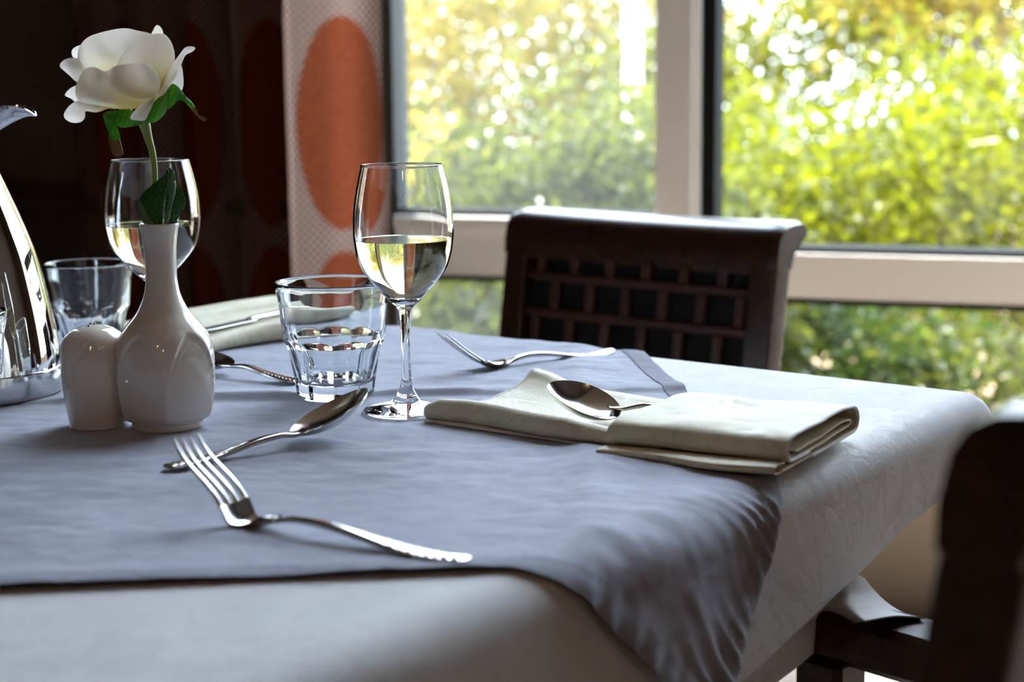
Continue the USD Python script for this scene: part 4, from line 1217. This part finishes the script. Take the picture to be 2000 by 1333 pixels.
def chair(name, label, back_mid, xdir, ztop, width=0.43, rake=0.16, arms=None, seat_z=0.45, group=None):
    """back_mid: the middle of the back at the floor line of the seat height; xdir: along the back; the sitter faces -ydir."""
    X = nrm(xdir)
    Y = np.cross(A3(0, 0, 1), X)
    O = A3(back_mid[0], back_mid[1], 0)
    Pt = lambda x, y, z: O + X * x + Y * (y + (rake * (z - seat_z) if z > seat_z else -0.10 * (z - seat_z) * 0.0)) + A3(0, 0, z)
    t = thing(name, label, 'chair', O - Y * 0.2)
    zc = ztop - 0.060
    hw = width / 2
    pw, pd = 0.036, 0.034
    for sx in (-1, 1):
        pth = [Pt(sx * (hw - pw / 2), 0.05, 0.0), Pt(sx * (hw - pw / 2), 0.012, 0.25), Pt(sx * (hw - pw / 2), 0.0, seat_z), Pt(sx * (hw - pw / 2), 0, 0.62), Pt(sx * (hw - pw / 2), 0, zc + 0.006)]
        add('back_post', sweep(spline(pth, 30), pw, pd, side=X, power=12, nsec=24), 'dark_wood', t, 30)
    # crest rail: a scrolled section run along the back, slightly bowed
    sec = [(-.018, 0), (-.021, .020), (-.020, .040), (-.015, .051), (-.004, .058), (.016, .061), (.034, .061), (.047, .056), (.052, .047), (.047, .039), (.034, .034), (.024, .022), (.018, 0)]
    xs = np.linspace(-hw - 0.002, hw + 0.002, 40)
    P = []
    for x in xs:
        bow = 0.016 * (1 - (x / hw) ** 2)
        e = min(1.0, (xs[-1] - abs(x)) / 0.010)
        sc2 = 0.86 + 0.14 * math.sqrt(max(0, 1 - (1 - e) ** 2))
        P.append([Pt(x, bow + (y - 0.0) * sc2, zc) + A3(0, 0, 1) * (.03 + (z - .03) * sc2) + Y * rake * z + A3(0, 0, -0.004 * (1 - (x / hw) ** 2)) for y, z in sec])
    v, f = grid(np.array(P), close_v=True)
    n = len(sec)
    caps = [[0, k, k + 1] for k in range(1, n - 1)] + [[len(v) - n, len(v) - n + k + 1, len(v) - n + k] for k in range(1, n - 1)]
    m = trimesh.Trimesh(v, np.vstack([f, caps]), process=False)
    m.fix_normals()
    add('crest_rail', m, 'dark_wood', t, 40)
    yv = nrm(Y * rake + A3(0, 0, 1))
    yn = np.cross(X, yv)
    # the back: dark leather board with a lattice of staggered battens before it
    x0, x1, z0 = -hw + pw, hw - pw, seat_z + 0.05
    bd = [Pt(x, y, z) for z in (z0, zc + .004) for x, y in ((x0, .004), (x1, .004), (x1, .014), (x0, .014))]
    hull = trimesh.convex.convex_hull(np.array(bd))
    add('back_board', hull, 'black_leather', t, False)
    pitch_z, pitch_x = 0.047, 0.0566
    rows = int((zc - z0) / pitch_z) + 1
    for r_ in range(rows):
        z = zc - 0.026 - r_ * pitch_z
        if z < z0:
            break
        add('slat', bar(Pt(x0, -.006, z), Pt(x1, -.006, z), 0.014, 0.016, upv=-yn, bevel=.2) if False else bar(Pt(x0, -.004, z), Pt(x1, -.004, z), 0.012, 0.012, upv=yv, bevel=.2), 'lattice_wood', t, False)
    for r_ in range(rows + 1):
        ztop_r = zc - 0.026 - (r_ - 1) * pitch_z - 0.005 if r_ else zc + .002
        zb_r = max(zc - 0.026 - r_ * pitch_z + 0.005, z0)
        if ztop_r - zb_r < 0.008:
            continue
        off = (r_ % 2) * 0.5
        k = 0
        while True:
            x = x0 + (k + 0.30 + off) * pitch_x
            k += 1
            if x > x1 - 0.006:
                break
            add('batten', bar(Pt(x, -.003, zb_r), Pt(x, -.003, ztop_r), 0.0135, 0.012, upv=-Y, bevel=.2), 'lattice_wood', t, False)
    # seat and underframe
    sd = 0.42
    fr = trimesh.creation.extrude_polygon(Polygon([(-hw - .01, -sd), (hw + .01, -sd), (hw - .005, 0.012), (-hw + .005, 0.012)]).buffer(0.012), 0.045)
    fv = np.array(fr.vertices)
    put = lambda vv, z: O + vv[:, :1] * X + vv[:, 1:2] * Y + (vv[:, 2:] + z) * A3(0, 0, 1)
    add('seat_frame', (put(fv, seat_z - .055), np.array(fr.faces)), 'dark_wood', t, False)
    U_, V_ = np.meshgrid(np.linspace(-1, 1, 24), np.linspace(-1, 1, 24), indexing='ij')
    hgt = 0.028 * (np.clip(1 - U_ ** 6, 0, 1) * np.clip(1 - V_ ** 6, 0, 1)) ** .4
    P = O + (U_ * (hw - .012))[..., None] * X + (-sd / 2 - 0.005 + V_ * (sd / 2 - .018))[..., None] * Y + (seat_z - .012 + hgt)[..., None] * A3(0, 0, 1)
    add('seat_pad', solid(P, 0.008), 'black_leather', t, 60)
    for sx in (-1, 1):
        q = lambda z: O + X * sx * (hw - .012) - Y * (sd - .02) + A3(0, 0, z)
        add('front_leg', sweep([q(0), q(.01), q(.2), q(seat_z - .055)], [.026, .028, .034, .040], [.026, .028, .034, .040], side=X, power=7), 'dark_wood', t, 30)
    for sx in (-1, 1):
        add('stretcher', bar(O + X * sx * (hw - .016) - Y * (sd - .03) + A3(0, 0, .17), O + X * sx * (hw - .018) + Y * .022 + A3(0, 0, .17), .018, .028), 'dark_wood', t, False)
    if arms:
        az, af = arms
        for sx in (-1, 1):
            xa = sx * (hw + 0.004)
            a0, a1 = O + X * xa - Y * af + A3(0, 0, az - .017), O + X * xa + Y * (rake * (az - seat_z) + .01) + A3(0, 0, az - .017)
            add('armrest', bar(a0, a1, 0.046, 0.034, bevel=.16), 'dark_wood', t, False)
            fp = O + X * xa - Y * (af - 0.115)
            add('arm_post', bar(fp + A3(0, 0, seat_z - .05), fp + A3(0, 0, az - .034), 0.036, 0.040, upv=Y, bevel=.15), 'dark_wood', t, False)
    return t


_l, _r = A3(.004, 2.20, 0), A3(.331, 1.925, 0)
_x = nrm(_r - _l)
_y = np.cross(A3(0, 0, 1), _x)
chair('dining_chair', 'dark wooden dining chair with lattice back facing the far side of the table', (_l + _r) / 2 - _y * 0.06, _x, 0.832, width=np.linalg.norm(_r - _l) - 0.012)

_a1, _a2 = at(1680, 1220, 0.645), at(1830, 1262, 0.645)
_out = nrm(_a2 - _a1)
_lat = np.cross(A3(0, 0, 1), _out) * -1               # towards the viewer
_near = A3(0.169, 0.55, 0)
_arm = _a1 * [1, 1, 0] - _lat * 0.023
_w2 = (_near - _arm) @ _lat + 0.030
_o2 = (_near - _arm) @ _out
_mid = _arm + _out * _o2 + _lat * _w2 / 2
chair('dining_armchair', 'dark wooden armchair cut off by the right edge close to the viewer', _mid - _out * 0.055, -_lat if np.cross(A3(0, 0, 1), -_lat) @ _out > 0 else _lat, 0.898, width=_w2 - 0.008, arms=(0.645, _o2 + 0.10))

# ------------------------------------------------------------------ the garden outside
gr = 6.0


def gp(px, py, D):
    """the point seen at a pixel at distance D along the view"""
    return EYE + ray(px, py) * D


gx, gy = np.meshgrid(np.linspace(-14, 16, 120), np.linspace(0.27, 26, 120), indexing='ij')
gz = -0.22 + 0.30 * (fbm(np.stack([gx * .5, gy * .5, 0 * gx], -1), 4, 17) - 0.5) * np.clip((gy - .4) / 2, 0, 1)
gP = W0 + gx[..., None] * WD + gy[..., None] * WN + gz[..., None] * A3(0, 0, 1)
add('garden_ground', grid(gP), 'garden_soil', smooth=True, label='earth and fallen leaves of the garden outside the window', kind='structure')


def leaves(cen, nrm_dir, size, rng):
    """folded diamond leaves: base, two sides and a tip, creased along the middle"""
    n = len(cen)
    d = rng.normal(size=(n, 3)) + nrm_dir * 0.8 + A3(0, 0, -0.25)
    d /= np.linalg.norm(d, axis=1, keepdims=True)
    s = np.cross(d, rng.normal(size=(n, 3)))
    s /= np.linalg.norm(s, axis=1, keepdims=True)
    w = np.cross(d, s)
    L = size * rng.uniform(.7, 1.35, n)[:, None]
    b = cen
    m1 = cen + d * L * .42 + s * L * .27 + w * L * .07
    m2 = cen + d * L * .42 - s * L * .27 + w * L * .07
    tip = cen + d * L - w * L * .05
    V = np.stack([b, m1, tip, m2], 1).reshape(-1, 3)
    k = np.arange(n)[:, None] * 4
    return V, np.vstack([k + [0, 1, 2], k + [0, 2, 3]])


def shrub(name, label, cat, base, height, rx, ry, n, size, mat, seed, trunk=0.0, group=None, clump=26):
    rng = np.random.default_rng(seed)
    t = thing(name, label, cat, base, group=group)
    base = np.asarray(base, float)
    h0 = height * trunk
    cz, rz = (height + h0) / 2, (height - h0) / 2
    # clumps at the crown's surface, leaves about each clump
    u = rng.normal(size=(clump, 3))
    u /= np.linalg.norm(u, axis=1, keepdims=True)
    cc = u * rng.uniform(.45, .95, (clump, 1)) * [rx * .85, ry * .85, rz * .85] + [0, 0, cz]
    idx = rng.integers(0, clump, n)
    r = rng.normal(size=(n, 3)) * .5
    cen = cc[idx] + r * [rx * .42, ry * .42, rz * .36]
    cen[:, 2] = np.maximum(cen[:, 2], 0.02)
    v, f = leaves(base + cen, (cen - [0, 0, cz]) / [rx, ry, rz], size, rng)
    add('foliage', (v, f), mat, t, False)
    st = []
    for k in range(0, clump, 3):
        a = base + A3(rng.normal() * .03, rng.normal() * .03, -.30)
        st.append(sweep(spline([a, base + A3(0, 0, h0 + .05) + cc[k] * [.2, .2, 0], base + cc[k]], 8), np.linspace(.03, .008, 8) * (1 + trunk), np.linspace(.03, .008, 8) * (1 + trunk), nsec=6, side=A3(1, 0, 0), power=2))
    add('stems', join(*st), 'bark', t, True)
    return t


def base_of(px, D):
    p_ = gp(px, 600, D)
    return (p_[0], p_[1], -0.12)


SHRUBS = [  # name, label, px, D, height, rx, ry, leaves, size, material
    ('garden_shrub', 'dense lime green shrub filling the middle of the right window', 1640, 5.4, 1.10, .62, .6, 5200, .060, 'lime_leaf'),
    ('garden_shrub', 'tall lime yellow shrub at the right end of the right window', 1980, 5.9, 1.32, .70, .6, 5200, .062, 'lime_leaf'),
    ('garden_shrub', 'loose lime shrub behind the mullion and the black gasket', 1400, 6.2, 1.24, .55, .5, 3800, .060, 'lime_leaf'),
    ('garden_shrub', 'dark green low shrub below the right transom', 1600, 4.5, 0.62, .42, .42, 2600, .055, 'dark_leaf'),
    ('garden_shrub', 'mixed green and pink low shrub at the lower right of the window', 1890, 4.3, 0.50, .42, .36, 1300, .055, 'copper_leaf'),
    ('garden_shrub', 'green shrub with coppery shoots at the right of the left window', 1165, 4.7, 1.10, .50, .45, 3600, .066, 'copper_leaf'),
    ('garden_shrub', 'green shrub in the middle of the left window', 950, 5.2, 0.99, .48, .45, 3400, .060, 'green_leaf'),
    ('garden_shrub', 'pale yellow-green shrub beside the curtain in the left window', 800, 5.6, 1.06, .50, .45, 3600, .060, 'pale_leaf'),
    ('garden_shrub', 'low green shrub under the left window seen beside the chair', 930, 4.3, 0.60, .40, .35, 2200, .055, 'green_leaf'),
    ('garden_shrub', 'coppery shoots of a small shrub just right of the black gasket', 1440, 4.3, 0.80, .20, .20, 600, .085, 'copper_leaf'),
    ('garden_hedge', 'pale sunlit hedge far behind the shrubs on the right', 1700, 9.5, 2.3, 1.9, .7, 9000, .085, 'lime_leaf'),
    ('garden_hedge', 'pale sunlit hedge far behind the shrubs on the left', 1020, 10.0, 2.7, 2.0, .7, 12000, .085, 'pale_leaf'),
]
for k, (nm, lb, px, D, h, rx, ry, n, sz, mt) in enumerate(SHRUBS):
    shrub(nm, lb, 'hedge' if 'hedge' in nm else 'shrub', base_of(px, D), h, rx, ry, int(n * 1.7), sz * .72, mt, 100 + k)
tb_ = base_of(1900, 8.4)
shrub('garden_tree', 'pale green tree at the top right of the right window', 'tree', tb_, 3.2, 1.1, 1.0, 9000, .075, 'pale_leaf', 301, trunk=.36)
pp = gp(1236, 300, 7.5)
pst = thing('garden_post', 'white painted post standing among the shrubs beside the mullion', 'post', (pp[0], pp[1], -0.3))
add('post', bar((pp[0], pp[1], -0.3), (pp[0], pp[1], 2.1), 0.075, 0.075, upv=(0, 1, 0)), 'painted_post', pst, False)
add('post_cap', bar((pp[0], pp[1], 2.1), (pp[0], pp[1], 2.13), 0.10, 0.10, upv=(0, 1, 0)), 'painted_post', pst, False)
